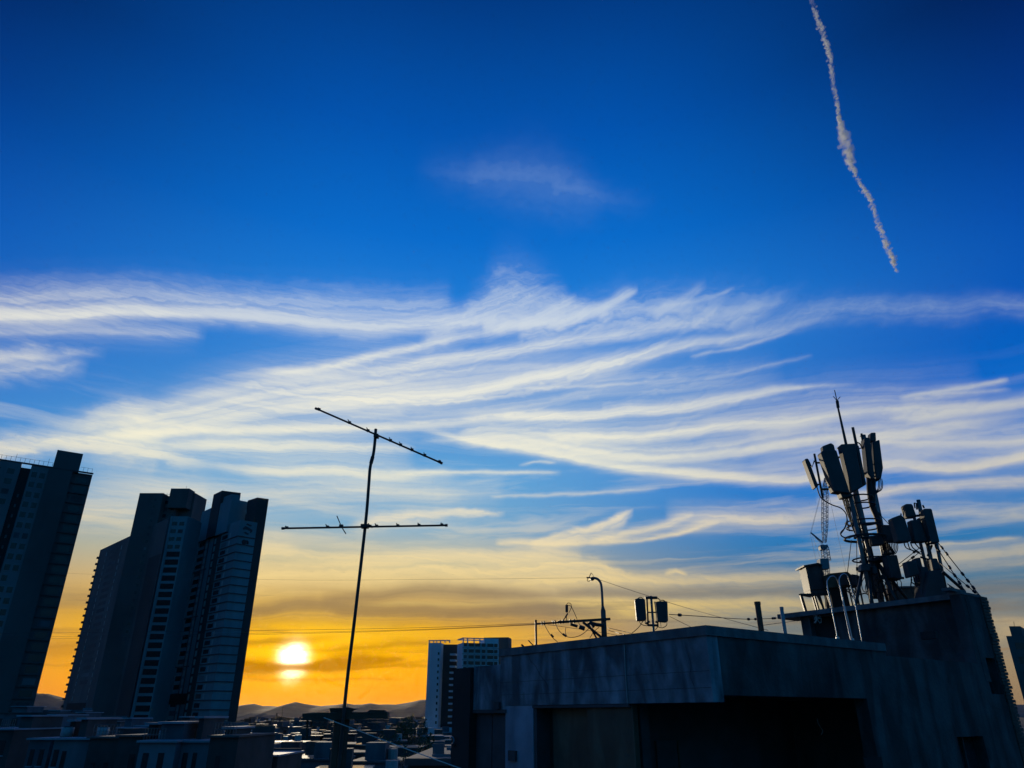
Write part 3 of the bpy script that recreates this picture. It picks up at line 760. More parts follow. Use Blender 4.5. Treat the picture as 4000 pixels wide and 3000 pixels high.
# tower just past the right edge
tE = thing('apartment_block', 'dim apartment block at the right edge, past the brick corner', 'apartment block', P(3985, 2780, 170))
e1_ = Block(3985, 2446, 170, 3941, 4080, -89, 40); obj('lift_block', e1_.mesh(NB(), z0=30, l2=6), 'towerB', tE)
e2_ = Block(4060, 2484, 168, 3930, 4200, -89, 40); obj('wall', e2_.mesh(NB(), l2=8), 'towerB', tE)
e2_.L.grid('window', 'glass', tE, [(e2_.l1 * .3, e2_.l1 * .8)], [e2_.top - 2.8 - 3 * i for i in range(8)], 1.4, -.2, .05)
obj('aerial', tube(NB(), [P(3962, 2446, 171), P(3960, 2428, 171)], .05, 5), 'blacksteel', tE)
# ================================================================== the concrete rooftop building at the right
Rd = Vector((.805, .593)); Ld = Vector((-.593, .805))
kp = P(2755, 2443, 12.0); KO = Vector((kp.x, kp.y))
FLf = Face(KO, Ld, -Rd)                # face turned to the left
FRf = Face(KO, Rd, -Ld)                # face turned to the right
hM = kp.z
DECK = EYE - 1.75
bld = thing('concrete_building', 'dark weathered concrete rooftop building with parapet, open terrace and raised stair tower', 'building', Vector((KO.x, KO.y, 0)))
# storeys below the roof deck (the photographer stands on the same deck)
b = NB()
q = [KO + Rd * a + Ld * c for a, c in ((-13, -11), (18, -11), (18, 12), (-13, 12))]
quadbox(b, [Vector((p_.x, p_.y, DECK)) for p_ in q], [Vector((p_.x, p_.y, 0)) for p_ in q])
obj('lower_storeys', b, 'concrete2', bld)
sA_ = FLf.S(1955, 2600); sP0 = FLf.S(1847, 2800); sP1 = FLf.S(1779, 2800)
zl_ = FLf.Z(2457, 2748); cop = FRf.Z(2776, 2483)
TH = .26
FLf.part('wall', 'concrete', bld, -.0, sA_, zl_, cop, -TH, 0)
FLf.part('coping', 'coping', bld, -.035, sA_ + .02, cop, hM, -TH - .04, .035)
zw = FLf.Z(1880, 2602)
FLf.part('wall', 'concrete', bld, sA_, sP0, FLf.Z(1900, 2772), zw, -TH, -.003)
FLf.part('pier', 'blackwall', bld, sP0, sP1, DECK, FLf.Z(1800, 2612), -.5, .09)
# doors and panels on the left face
d0, d1 = FLf.S(1972, 2850), sP0
zd = FLf.Z(1900, 2772)
FLf.part('door_leaf', 'darkwall', bld, d0, (d0 + d1) / 2 - .015, DECK, zd, -.2, -.1)
FLf.part('door_leaf', 'darkwall', bld, (d0 + d1) / 2 + .015, d1, DECK, zd, -.2, -.1)
FLf.part('lintel', 'darkwall', bld, d0 - .04, d1, zd - .07, zd, -.1, .012)
FLf.part('wall', 'lightwall', bld, FLf.S(2081, 2850), d0, DECK, zl_ - .004, -TH, -.012)
FLf.part('wall', 'concrete', bld, d0, sA_, zd, zl_, -TH, -.006)
o0, o1 = FLf.S(2278, 2850), FLf.S(2081, 2850)
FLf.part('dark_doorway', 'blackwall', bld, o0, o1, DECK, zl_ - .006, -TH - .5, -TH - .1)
FLf.part('door_frame', 'darkwall', bld, o1 - .09, o1 - .004, DECK, zl_ - .05, -TH - .1, -.03)
p0, p1 = FLf.S(2462, 2850), FLf.S(2284, 2850)
FLf.part('sliding_panel', 'greenpanel', bld, p0, p1, DECK, zl_ - .01, -.16, -.07)
FLf.part('panel_rail', 'darkwall', bld, p0, o1, zl_ - .055, zl_ - .008, -.06, .012)
FLf.part('sliding_panel', 'greenpanel', bld, o0 + .12, o0 + (o1 - o0) * .82, DECK, zl_ - .06, -TH - .09, -TH - .03)
FLf.part('panel_edge', 'greenpanel', bld, p0 - .035, p0, DECK, zl_ - .02, -.16, -.05)
# small rusty stains and a hole read as wall fittings
FLf.part('wall_vent', 'darkwall', bld, FLf.S(2018, 2940), FLf.S(1990, 2940), FLf.Z(2005, 2972), FLf.Z(2005, 2932), -.02, .04)
FLf.part('bracket', 'darkwall', bld, FLf.S(1955, 2760), FLf.S(1937, 2760), FLf.Z(1945, 2771), FLf.Z(1945, 2742), -.02, .05)
cv = FLf.S(2440, 2500)
obj('conduit', tube(NB(), [FLf.pt(cv, cop - .02, .012), FLf.pt(cv + .02, zl_ + .5, .012), FLf.pt(cv + .01, zl_, .012)], .012, 6), 'pipe', bld)
for pts, dd in ((((2058, 2540), (2072, 2580), (2092, 2602), (2112, 2640), (2134, 2668), (2142, 2696)), .004), (((2690, 2560), (2700, 2600), (2696, 2640), (2712, 2680)), .003), (((2150, 2612), (2250, 2618), (2330, 2616)), .002)):
    obj('crack', tube(NB(), curve([FLf.pt(*FLf.hit(*q_), .001) for q_ in pts], 4), dd, 5), 'blackwall', bld)
for yj in (2642, 2700):
    zj = FLf.Z(2400, yj); FLf.part('joint', 'darkwall', bld, .02, sA_ - .02, zj, zj + .008, -.02, .002)
# right face: band over the open terrace, then the full wall
sR = FRf.S(3452, 2515); zb = FRf.Z(2817, 2715); s_t = FRf.S(3400, 2800)
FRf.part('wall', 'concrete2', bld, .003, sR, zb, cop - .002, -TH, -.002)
FRf.part('coping', 'coping', bld, .04, sR, cop, hM, -TH - .04, .03)
# tower corner
aB, bB = ray(3750, 2315)
sB = (KO.x - aB * KO.y) / (aB * Rd.y - Rd.x); BO = KO + Rd * sB
hT = EYE + bB * BO.y
FT = Face(BO, Ld, -Rd)
sE = FRf.S(3896, 2600)
z2_ = FRf.Z(3600, 2573)
def holed(face, name, m, s0, s1, z0, z1, holes, d0, d1):
    """wall pieces round rectangular openings"""
    xs = sorted(set([s0, s1] + [h[0] for h in holes] + [h[1] for h in holes]))
    for a, c in zip(xs, xs[1:]):
        hs = [h for h in holes if h[0] <= a + 1e-6 and h[1] >= c - 1e-6]
        zs_ = [z0] + [v for h in sorted(hs, key=lambda h: h[2]) for v in (h[2], h[3])] + [z1]
        for i in range(0, len(zs_), 2):
            if zs_[i + 1] - zs_[i] > .01: face.part(name, m, bld, a, c, zs_[i], zs_[i + 1], d0, d1)
wA = (FRf.S(3743, 2900), FRf.S(3846, 2900), DECK + .1, FRf.Z(3795, 2877))
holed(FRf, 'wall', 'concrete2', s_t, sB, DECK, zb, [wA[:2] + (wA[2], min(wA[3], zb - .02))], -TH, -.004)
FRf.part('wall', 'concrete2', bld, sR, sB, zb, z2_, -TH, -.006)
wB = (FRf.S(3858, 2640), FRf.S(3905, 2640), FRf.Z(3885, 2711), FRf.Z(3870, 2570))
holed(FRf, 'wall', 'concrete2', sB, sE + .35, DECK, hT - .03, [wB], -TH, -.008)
for w__ in (wA, wB):
    FRf.part('window_pane', 'glass', bld, w__[0], w__[1], w__[2], w__[3], -TH + .02, -TH + .04)
    mdl = (w__[0] + w__[1]) / 2
    FRf.part('window_frame', 'darkwall', bld, mdl - .025, mdl + .025, w__[2], w__[3], -TH + .045, -TH + .09)
# small hatch low in the wall, a dark fitting and a crack-like cable
lo = (FRf.S(3370, 2960), FRf.S(3440, 2960))
FRf.part('hatch', 'blackwall', bld, lo[0], lo[1], DECK, FRf.Z(3400, 2958), -.02, .02)
FRf.part('lamp_bracket', 'blackwall', bld, FRf.S(3650, 2480), FRf.S(3661, 2480), FRf.Z(3655, 2494), FRf.Z(3655, 2466), -.3, .02)
# terrace behind the openings
b = NB(); q = [KO + Rd * a + Ld * c for a, c in ((.3, 2.3), (sB + 2, 2.3), (sB + 2, 2.5), (.3, 2.5))]
quadbox(b, [Vector((p_.x, p_.y, zb)) for p_ in q], [Vector((p_.x, p_.y, DECK)) for p_ in q]); obj('terrace_wall', b, 'darkwall', bld)
b = NB(); q = [KO + Rd * a + Ld * c for a, c in ((TH, p0), (TH + .2, p0), (TH + .2, 2.3), (TH, 2.3))] if p0 < 2.3 else [KO + Rd * a + Ld * c for a, c in ((TH, p0), (2.4, p0), (2.4, p0 + .15), (TH, p0 + .15))]
quadbox(b, [Vector((p_.x, p_.y, zb)) for p_ in q], [Vector((p_.x, p_.y, DECK)) for p_ in q]); obj('terrace_wall', b, 'darkwall', bld)
b = NB(); q = [KO + Rd * a + Ld * c for a, c in ((s_t + .9, TH), (s_t + 1.1, TH), (s_t + 1.1, 2.29), (s_t + .9, 2.29))]
quadbox(b, [Vector((p_.x, p_.y, zb)) for p_ in q], [Vector((p_.x, p_.y, DECK)) for p_ in q]); obj('terrace_wall', b, 'darkwall', bld)
tb = Face(KO + Ld * 2.3, Rd, -Ld)
for x0, x1, yt in ((2492, 2542, 2894), (2560, 2640, 2892)):
    tb.part('door', 'darkwall', bld, tb.S(x0, 2950), tb.S(x1, 2950), DECK, tb.Z((x0 + x1) / 2, yt), 0, .05)
tb.part('door_frame', 'greenpanel', bld, tb.S(2486, 2950), tb.S(2492, 2950), DECK, tb.Z(2490, 2890), 0, .07)
tb.part('door_frame', 'greenpanel', bld, tb.S(2640, 2950), tb.S(2645, 2950), DECK, tb.Z(2640, 2890), 0, .07)
tb.part('lit_strip', 'greenpanel', bld, tb.S(2832, 2725), tb.S(2935, 2725), tb.Z(2880, 2732), tb.Z(2880, 2716), 0, .1)  # no lamp: the green light on this strip is put into its colour
# flat roof over the front part
b = NB(); q = [KO + Rd * a + Ld * c for a, c in ((TH, TH), (sB + .1, TH), (sB + .1, sA_ - .05), (TH, sA_ - .05))]
quadbox(b, [Vector((p_.x, p_.y, hM - .35)) for p_ in q], [Vector((p_.x, p_.y, zb + .02 if zb < hM - .5 else hM - .5)) for p_ in q]); obj('roof', b, 'roofd', bld)
b = NB(); q = [KO + Rd * a + Ld * c for a, c in ((TH, sA_ - TH), (9, sA_ - TH), (9, sA_), (TH, sA_))]
quadbox(b, [Vector((p_.x, p_.y, hM - .03)) for p_ in q], [Vector((p_.x, p_.y, DECK)) for p_ in q]); obj('wall', b, 'concrete2', bld)
# corner haunch under the band
b = NB()
quadbox(b, [FLf.pt(.02, zl_ - .003, -.02), FLf.pt(.5, zl_ - .003, -.02), FLf.pt(.02, zb + .1, -.02)], [FLf.pt(.02, zl_ - .003, -.2), FLf.pt(.5, zl_ - .003, -.2), FLf.pt(.02, zb + .1, -.2)])
obj('haunch', b, 'concrete', bld)
# stair tower
tEnd = FT.S(3035, 2400); tW = FT.S(3112, 2425); zS = FT.Z(3035, 2418)
dl = (FT.S(3255, 2450), FT.S(3150, 2450))
holed(FT, 'wall', 'concrete2', 0.0, tW, hM - .6, zS + .02, [dl + (hM - .5, zS - .05)], -TH - .2, -.2)
FT.part('door', 'blackwall', bld, dl[0], dl[1], hM - .6, zS, -.5, -.42)
b = NB(); q = [BO + Rd * a + Ld * c for a, c in ((.2, tW - .22), (sE - sB - .1, tW - .22), (sE - sB - .1, tW), (.2, tW))]
quadbox(b, [Vector((p_.x, p_.y, zS)) for p_ in q], [Vector((p_.x, p_.y, DECK)) for p_ in q]); obj('wall', b, 'concrete2', bld)
b = NB(); q = [BO + Rd * a + Ld * c for a, c in ((0, TH), (sE - sB - .03, TH), (sE - sB - .03, tEnd), (0, tEnd))]
quadbox(b, [Vector((p_.x, p_.y, hT)) for p_ in q], [Vector((p_.x, p_.y, zS)) for p_ in q]); obj('roof_slab', b, 'coping', bld)
FRf.part('roof_parapet', 'coping', bld, sB + .0, sE, hT - .03, hT + .03, -.3, .01)
for k, (x0, x1) in enumerate(((3725, 3790), (3792, 3842))):
    FRf.part('roof_parapet', 'coping', bld, FRf.S(x0, 2320), FRf.S(x1, 2330), hT + .03, hT + .03 + (.07, .03)[k], -.25, -.06)
# brick return at the right-hand end: every course its own brick
bs = [sE + .01, 0]
src = {}
for k in range(66):
    z = hT - .06 - k * .075
    if z < DECK: break
    lg = .285 if k % 2 else .25
    if lg not in src: src[lg] = FRf.part('brick', 'brick', bld, sE + .0, sE + lg + .12, z, z + .063, -.2, .03); zz = {**src}; W0 = {} if k == 0 else W0; W0[lg] = (W[src[lg].name].copy(), z)
    else:
        o = copy_at(src[lg], W0[lg][0] + Vector((random.uniform(-.012, .012), random.uniform(-.01, .01), z - W0[lg][1])), bld)

# ================================================================== things on the rooftops
for px, y0, y1, Y, r, m, lab in ((2958, 2352, 2500, 14.6, .056, 'rust', 'thick dark vent pipe standing behind the concrete parapet'), (3052, 2372, 2520, 16.6, .041, 'pipe', 'thin pale vent pipe between the dark pipe and the roof slab')):
    t = P(px, y0, Y); b0 = Vector((t.x, t.y, hM - .36))
    pz = thing('vent_pipe', lab, 'pipe', b0)
    obj('pipe', tube(NB(), [b0, t], r, 14), m, pz, True); obj('rim', tube(NB(), [t - Vector((0, 0, .05)), t + Vector((0, 0, .006))], r * 1.12, 14), m, pz)
# ladder hoops
def hoop(pts, lab):
    t = thing('ladder_hoop', lab, 'handrail', P(pts[0][0], pts[0][1], pts[0][2]), 'bright tube hoops at the parapet')
    obj('tube', ptube(NB(), pts, 0, .0095, 10, 6), 'steel', t, True)
    for k in (0, -1):
        q = P(*pts[k]); obj('foot', tube(NB(), [q - Vector((0, 0, .03)), q + Vector((0, 0, .03))], .032, 10), 'steel', t)
y1, y2 = (KO + Rd * FRf.S(3272, 2492)).y + .12, (KO + Rd * FRf.S(3330, 2496)).y + .12
hoop([(3272, 2494, y1), (3262, 2440, y1), (3247, 2368, y1), (3231, 2285, y1 + .02), (3236, 2260, y1 + .1), (3252, 2250, y1 + .2), (3268, 2262, y1 + .3), (3281, 2297, y1 + .38), (3302, 2400, y1 + .4), (3326, 2515, y1 + .4)], 'left one of the two bright steel hoops of the roof ladder')
hoop([(3330, 2500, y2), (3318, 2446, y2), (3299, 2366, y2), (3279, 2277, y2 + .02), (3282, 2252, y2 + .1), (3296, 2241, y2 + .2), (3312, 2252, y2 + .3), (3322, 2285, y2 + .38), (3339, 2350, y2 + .4), (3370, 2520, y2 + .4)], 'right one of the two bright steel hoops of the roof ladder')

# --- equipment on the stair tower: everything below stands on the slab at height hT
def roofpt(px, Y):
    a = ray(px, 2330)[0]; return Vector((a * Y, Y, hT))
def pole(bm, px0, py0, px1, Y, r, n=10, Y2=None):
    """upright from the slab (pixel column px1) to pixel point (px0, py0)"""
    return tube(bm, [P(px0, py0, Y), roofpt(px1, Y2 or Y)], r, n)
def droop(a, b_, Y, sag, side=0.0):
    pa_, pb_ = P(a[0], a[1], Y), P(b_[0], b_[1], Y)
    m_ = (pa_ + pb_) / 2 + Vector((side, random.uniform(-.1, .1), -sag))
    return [pa_, pa_ * .7 + m_ * .3 + Vector((side * .3, 0, -sag * .25)), m_, pb_ * .7 + m_ * .3 + Vector((side * .3, 0, -sag * .25)), pb_]
YM = 21.2
ms = thing('cell_mast', 'tall cluster mast crowned with big panel antennas and a lightning rod', 'cell mast', roofpt(3420, YM))
b = NB(); ptube(b, [(3305, 1735), (3273, 1590)], YM, .045, 8, 0, .03); ptube(b, [(3274, 1592), (3270, 1566)], YM, .05, 8); ptube(b, [(3270, 1568), (3260, 1524)], YM, .014, 6)
for e_ in ((3255, 1548), (3282, 1550)): ptube(b, [(3269, 1565), e_], YM, .012, 6)
obj('lightning_rod', b, 'blacksteel', ms)
# main poles of the cage
for a_, b2, dy_, r in (((3300, 1740), (3440, 2330), 0, .085), ((3372, 1700), (3478, 2330), .35, .075), ((3320, 1930), (3400, 2330), -.3, .06), ((3398, 1830), (3500, 2330), .5, .06)):
    obj('mast_pole', tube(NB(), [P(a_[0], a_[1], YM + dy_), roofpt(b2[0], YM + dy_)], r, 12), 'galv', ms, True)
for a_, b2 in (((3372, 2210), (3330, YM - .7)), ((3392, 2215), (3398, YM - 1.0)), ((3425, 2194), (3570, YM - .2)), ((3430, 2200), (3505, YM - .9)), ((3420, 2200), (3470, YM + .9))):
    obj('brace_leg', tube(NB(), [P(a_[0], a_[1], YM), roofpt(b2[0], b2[1])], .045, 10), 'blacksteel', ms, True)
def hring(cx, cy, rx, Y, r=.022):
    c = P(cx, cy, Y); return tube(NB(), [c + Vector((rx * math.cos(t), rx * .9 * math.sin(t), 0)) for t in [i * math.pi / 8 for i in range(17)]], r, 6)
for cx, cy, rx in ((3372, 2040, .5), (3376, 2060, .5), (3380, 2100, .58), (3378, 2104, .58), (3404, 2186, .52), (3360, 1975, .42), (3350, 1945, .44)):
    obj('ring', hring(cx, cy, rx, YM), 'blacksteel', ms)
for y in (2045, 2098, 2190):
    obj('cross_arm', ptube(NB(), [(3322 + (y - 2040) * .25, y + 4), (3440 + (y - 2040) * .2, y - 4)], YM - .1, .035, 8), 'blacksteel', ms)
def panel(name, pts, Y, th, parent, m='radome', cap=True):
    o = obj(name, prism(NB(), pts, Y, th), m, parent)
    bv = o.modifiers.new('edge', 'BEVEL'); bv.width = .035; bv.segments = 3; bv.limit_method = 'ANGLE'
    return o
panel('panel_antenna', [(3285, 1734), (3341, 1731), (3372, 1900), (3330, 1923)], YM - .55, .3, ms)
panel('panel_antenna', [(3343, 1738), (3356, 1739), (3386, 1892), (3372, 1898)], YM - .35, .25, ms)
panel('panel_antenna', [(3207, 1766), (3219, 1757), (3268, 1757), (3322, 1927), (3259, 1919)], YM - .5, .32, ms)
panel('panel_antenna', [(3213, 1742), (3247, 1729), (3259, 1737), (3268, 1775), (3222, 1790)], YM - .15, .22, ms)
panel('radio_unit', [(3278, 1915), (3322, 1922), (3336, 1938), (3293, 1944)], YM - .4, .3, ms)
panel('panel_antenna', [(3144, 1793), (3154, 1789), (3160, 1794), (3198, 1898), (3188, 1906), (3184, 1900)], YM - .2, .28, ms)
panel('panel_antenna', [(3377, 1712), (3383, 1707), (3399, 1709), (3418, 1864), (3408, 1874), (3391, 1848)], YM - .2, .3, ms)
panel('panel_antenna', [(3402, 1689), (3422, 1688), (3424, 1722), (3400, 1724)], YM + .2, .25, ms)
panel('panel_antenna', [(3410, 1724), (3423, 1721), (3437, 1716), (3451, 1827), (3443, 1872), (3424, 1870), (3417, 1828)], YM - .1, .3, ms)
for pts, r in ((((3181, 1773), (3214, 1945)), .035), (((3188, 1808), (3222, 1807)), .03), (((3203, 1911), (3262, 1911)), .032), (((3157, 1797), (3172, 1825), (3181, 1800)), .02), (((3190, 1893), (3207, 1892)), .025),
               (((3331, 1670), (3352, 1770)), .045), (((3347, 1728), (3358, 1732), (3374, 1762)), .022), (((3355, 1752), (3376, 1748)), .02), (((3365, 1694), (3380, 1780)), .035), (((3360, 1704), (3376, 1702)), .02),
               (((3374, 1850), (3428, 1847)), .035), (((3386, 1865), (3404, 1860), (3436, 1866)), .025), (((3270, 1752), (3292, 1745)), .025), (((3272, 1790), (3296, 1775)), .03), (((3300, 1869), (3312, 1869)), .03), (((3405, 1815), (3420, 1814)), .02)):
    obj('bracket', ptube(NB(), pts, YM, r, 8), 'blacksteel', ms)
# cable looms
def cab(pts, r, Y=YM, parent=ms, m='cable'): return obj('cable', ptube(NB(), pts, Y, r, 6, 5), m, parent, True)
cab([(3396, 1862), (3399, 1920), (3408, 1975), (3426, 2020), (3436, 2060), (3442, 2095), (3456, 2130), (3462, 2160), (3450, 2182), (3410, 2192)], .095)
cab([(3414, 1870), (3412, 1930), (3413, 1990), (3430, 2040), (3446, 2110), (3455, 2150)], .06)
for i in range(16):
    o = i * 3.2
    cab([(3286 + o * 1.3, 1930 + random.uniform(-6, 6)), (3305 + o * 1.1, 1990), (3330 + o + random.uniform(-8, 8), 2060), (3362 + o * .7 + random.uniform(-8, 8), 2130), (3372 + o * .9 + random.uniform(-6, 6), 2190), (3390 + o, 2270), (3400 + o * 1.1, 2340)], .014 + .008 * random.random(), YM + random.uniform(-.35, .35))
cab([(3191, 1903), (3203, 1938), (3220, 1955), (3250, 1972), (3285, 1985), (3305, 2008), (3310, 2040), (3318, 2075)], .018)
cab([(3310, 2030), (3300, 2062), (3285, 2080), (3287, 2093), (3305, 2101), (3325, 2098)], .02); cab([(3308, 2040), (3296, 2070), (3284, 2088), (3295, 2098), (3320, 2103)], .013)
for e_ in ((3437, 1888), (3443, 1892), (3448, 1890), (3432, 1885)):
    cab([(e_[0] - 4, 1870), e_, (e_[0] - 4, 1912), (e_[0] - 22, 1925), (3412, 1938)], .012)
for k in range(7):
    cab([(3440 + 4 * k, 2115), (3462 + 5 * k, 2130 + 4 * k), (3470 + 4 * k, 2158), (3452 + 2 * k, 2174), (3432, 2172 + 2 * k)], .011, YM - .2)
for k in range(8):
    x = 3462 + k * 6; cab([(x, 2113), (x + 3, 2140), (x - 4, 2160), (x - 18, 2168)], .012, YM - .3)
for k in range(9):
    x = 3380 + k * 15; yb = 2295 + random.uniform(-15, 10)
    cab([(x, 2250), (x - 14, yb - 10), (x - 6, yb + 22), (x + 18, yb + 18), (x + 20, yb - 10), (x + 6, yb - 22)], .012, YM - .3)
panel('junction_box', [(3366, 2202), (3404, 2200), (3402, 2230), (3364, 2231)], YM - .4, .25, ms)
panel('junction_box', [(3402, 2093), (3446, 2090), (3455, 2127), (3410, 2130)], YM - .4, .22, ms, 'darkwall')
panel('junction_box', [(3408, 2210), (3424, 2208), (3432, 2240), (3412, 2242)], YM - .35, .2, ms, 'darkwall')
panel('radio_unit', [(3444, 2055), (3500, 2056), (3519, 2114), (3459, 2114)], YM - .2, .3, ms)
obj('cross_arm', ptube(NB(), [(3425, 2053), (3500, 2055)], YM, .03, 8), 'blacksteel', ms)
panel('equipment_box', [(3462, 2170), (3505, 2166), (3526, 2258), (3525, 2264), (3484, 2257)], YM - .5, .35, ms)
obj('cross_arm', ptube(NB(), [(3440, 2250), (3530, 2258)], YM - .3, .035, 8), 'blacksteel', ms)
obj('cross_arm', ptube(NB(), [(3420, 2262), (3480, 2256)], YM - .3, .03, 8), 'blacksteel', ms)

# --- second mast
Y2 = 20.3
m2 = thing('cell_mast', 'shorter mast with grouped panel boxes to the right of the tall mast', 'cell mast', roofpt(3660, Y2))
for a_, b2, dy_, r in (((3587, 1953), (3660, 2320), 0, .055), ((3560, 1975), (3640, 2320), .25, .045), ((3634, 2000), (3690, 2320), .2, .05)):
    obj('mast_pole', tube(NB(), [P(a_[0], a_[1], Y2 + dy_), roofpt(b2[0] + 6, Y2 + dy_)], r, 12), 'galv', m2, True)
panel('panel_antenna', [(3484, 2023), (3519, 2010), (3536, 2022), (3564, 2113), (3526, 2117), (3510, 2114)], Y2 - .35, .28, m2)
panel('panel_antenna', [(3533, 1974), (3540, 1967), (3564, 1967), (3583, 2018), (3546, 2022)], Y2 - .1, .25, m2)
panel('panel_antenna', [(3557, 2031), (3597, 2029), (3626, 2115), (3574, 2117)], Y2 - .2, .25, m2)
panel('panel_antenna', [(3606, 1992), (3612, 1986), (3636, 1986), (3641, 1990), (3671, 2116), (3668, 2119), (3638, 2119)], Y2 - .35, .28, m2)
panel('panel_antenna', [(3592, 2020), (3610, 2018), (3634, 2116), (3606, 2110)], Y2 - .05, .2, m2, 'darkwall')
panel('radio_unit', [(3542, 2192), (3579, 2188), (3594, 2244), (3556, 2254)], Y2 - .45, .3, m2)
panel('radio_unit', [(3575, 2180), (3596, 2176), (3612, 2240), (3594, 2244)], Y2 - .15, .25, m2, 'darkwall')
panel('radio_unit', [(3637, 2180), (3662, 2180), (3678, 2226), (3648, 2230)], Y2 - .2, .3, m2)
panel('base_block', [(3628, 2228), (3678, 2226), (3704, 2335), (3612, 2335)], Y2 - .35, .6, m2, 'darkwall')
panel('base_block', [(3598, 2210), (3626, 2216), (3640, 2335), (3600, 2335)], Y2 - .2, .4, m2, 'darkwall')
for pts, r in ((((3560, 2105), (3636, 2114)), .05), (((3546, 2018), (3612, 2012)), .035), (((3571, 1966), (3580, 1966), (3582, 1990)), .025), (((3571, 1966), (3574, 1985)), .02), (((3604, 1973), (3610, 1985)), .025), (((3624, 2172), (3640, 2130)), .03), (((3682, 2233), (3766, 2308)), .045), (((3596, 2176), (3640, 2190)), .03), (((3520, 2014), (3519, 2006)), .02)):
    obj('bracket', ptube(NB(), pts, Y2, r, 8), 'blacksteel', m2)
for pts in ([(3530, 2117), (3540, 2140), (3570, 2152), (3598, 2165)], [(3545, 2117), (3556, 2145), (3590, 2160)], [(3556, 2117), (3566, 2140), (3592, 2158)], [(3570, 2117), (3590, 2140), (3608, 2150)],
            [(3560, 2252), (3562, 2275), (3590, 2285), (3612, 2265)], [(3568, 2252), (3575, 2276), (3602, 2280), (3618, 2258)], [(3578, 2250), (3588, 2272), (3606, 2268)], [(3586, 2248), (3592, 2262), (3604, 2250)], [(3562, 2262), (3558, 2290), (3566, 2320)], [(3650, 2117), (3655, 2140), (3665, 2148)], [(3610, 2115), (3625, 2140), (3640, 2170)]):
    cab(pts, .016, Y2 - .1, m2)
for k in range(6):
    x = 3700 + k * 5; cab([(x, 2280 + k * 3), (x + 10, 2290 + k * 4), (x + 4, 2305 + k * 3), (x + 16, 2322 + k)], .012, Y2, m2)
# guy wires with egg insulators
def wire(name, pts, r, lab, cat='wire', grp=None, ins=(), m='cable', n=5):
    q = [P(*p_) for p_ in pts]
    t = thing(name, lab, cat, q[0], grp)
    c_ = curve(q, 8) if len(q) > 2 else q
    obj('strand', tube(NB(), c_, r, n), m, t)
    for f_ in ins:
        i = f_ * (len(c_) - 1); k = min(int(i), len(c_) - 2); c0_ = c_[k].lerp(c_[k + 1], i - k); d = (c_[k + 1] - c_[k]).normalized()
        obj('insulator', tube(NB(), [c0_ - d * .05, c0_ - d * .025, c0_ + d * .025, c0_ + d * .05], .034, 8), 'blacksteel', t)
GW = 'guy wires of the antenna masts'
ge = (3832, 2333, 18.6)
wire('guy_wire', [(3664, 2120, Y2), ge], .013, 'outermost guy wire from the right mast down to the roof corner', grp=GW, ins=(.1, .22, .6, .72, .84))
wire('guy_wire', [(3650, 2124, Y2), (3775, 2318, 18.9)], .013, 'steep guy wire from the right mast beside the thick strut', grp=GW, ins=(.15, .5, .66, .8))
wire('guy_wire', [(3672, 2200, Y2), ge], .011, 'lowest guy wire running to the roof corner', grp=GW, ins=(.7, .85))
wire('guy_wire', [(3600, 2134, Y2), (3512, 2203, YM)], .011, 'upper short stay between the two masts', grp=GW, ins=(.3,))
wire('guy_wire', [(3600, 2152, Y2), (3516, 2214, YM)], .011, 'lower short stay between the two masts', grp=GW, ins=(.4,))
wire('guy_wire', [(3428, 2000, YM), (3480, 2056, YM - .2)], .011, 'slanting stay from the tall mast to the box on its side arm', grp=GW, ins=(.15,))
wire('guy_wire', [(3326, 2110, YM), (3310, 2240, YM + .4)], .011, 'hanging wire left of the tall mast, nearer the cabinets', grp=GW)
wire('guy_wire', [(3346, 2112, YM), (3350, 2335, YM + .2)], .011, 'hanging wire left of the tall mast, close to its legs', grp=GW, ins=(.5, .65))
# --- cabinets left of the tall mast
YC = 23.0
cb = thing('equipment_cabinet', 'upright grey equipment cabinet with overhanging lid on a steel stand', 'cabinet', roofpt(3200, YC))
obj('cabinet_body', prism(NB(), [(3146, 2212), (3199, 2203), (3222, 2300), (3165, 2304)], YC, .55), 'radome', cb)
obj('side_panel', prism(NB(), [(3199.5, 2203), (3210, 2208), (3231, 2297), (3222.5, 2300)], YC + .03, .5), 'darkwall', cb)
obj('lid', prism(NB(), [(3139, 2208), (3196, 2198), (3212, 2205), (3212, 2210), (3198, 2204), (3141, 2213)], YC - .08, .75), 'radome', cb)
obj('plinth', prism(NB(), [(3164, 2304), (3231, 2298), (3236, 2318), (3168, 2322)], YC + .04, .5), 'radome', cb)
obj('stand_beam', ptube(NB(), [(3124, 2323), (3240, 2322)], YC, .045, 4), 'blacksteel', cb)
obj('stand_beam', ptube(NB(), [(3124, 2323, YC), (3165, 2331, YC + .8)], YC, .035, 4), 'blacksteel', cb)
for x, Y in ((3128, YC), (3172, YC + .7), (3181, YC + .2), (3200, YC), (3232, YC)):
    obj('stand_leg', tube(NB(), [P(x, 2323, Y), roofpt(x + 14, Y)], .035 if x > 3130 else .055, 4), 'blacksteel', cb)
obj('brace', ptube(NB(), [(3192, 2326), (3216, 2372)], YC, .03, 6), 'blacksteel', cb)
cb2 = thing('equipment_cabinet', 'low wide outdoor cabinet behind the steel ladder hoops', 'cabinet', roofpt(3280, YC + .1))
o = obj('cabinet_body', prism(NB(), [(3226, 2246), (3240, 2240), (3311, 2233), (3326, 2246), (3336, 2286), (3238, 2296)], YC - .3, .6), 'greenpanel', cb2)
obj('door_panel', prism(NB(), [(3272, 2240), (3309, 2236), (3316, 2284), (3278, 2289)], YC - .34, .05), 'radome', cb2)
obj('plinth', prism(NB(), [(3240, 2297), (3300, 2293), (3318, 2375), (3256, 2382)], YC - .2, .5), 'blackwall', cb2)
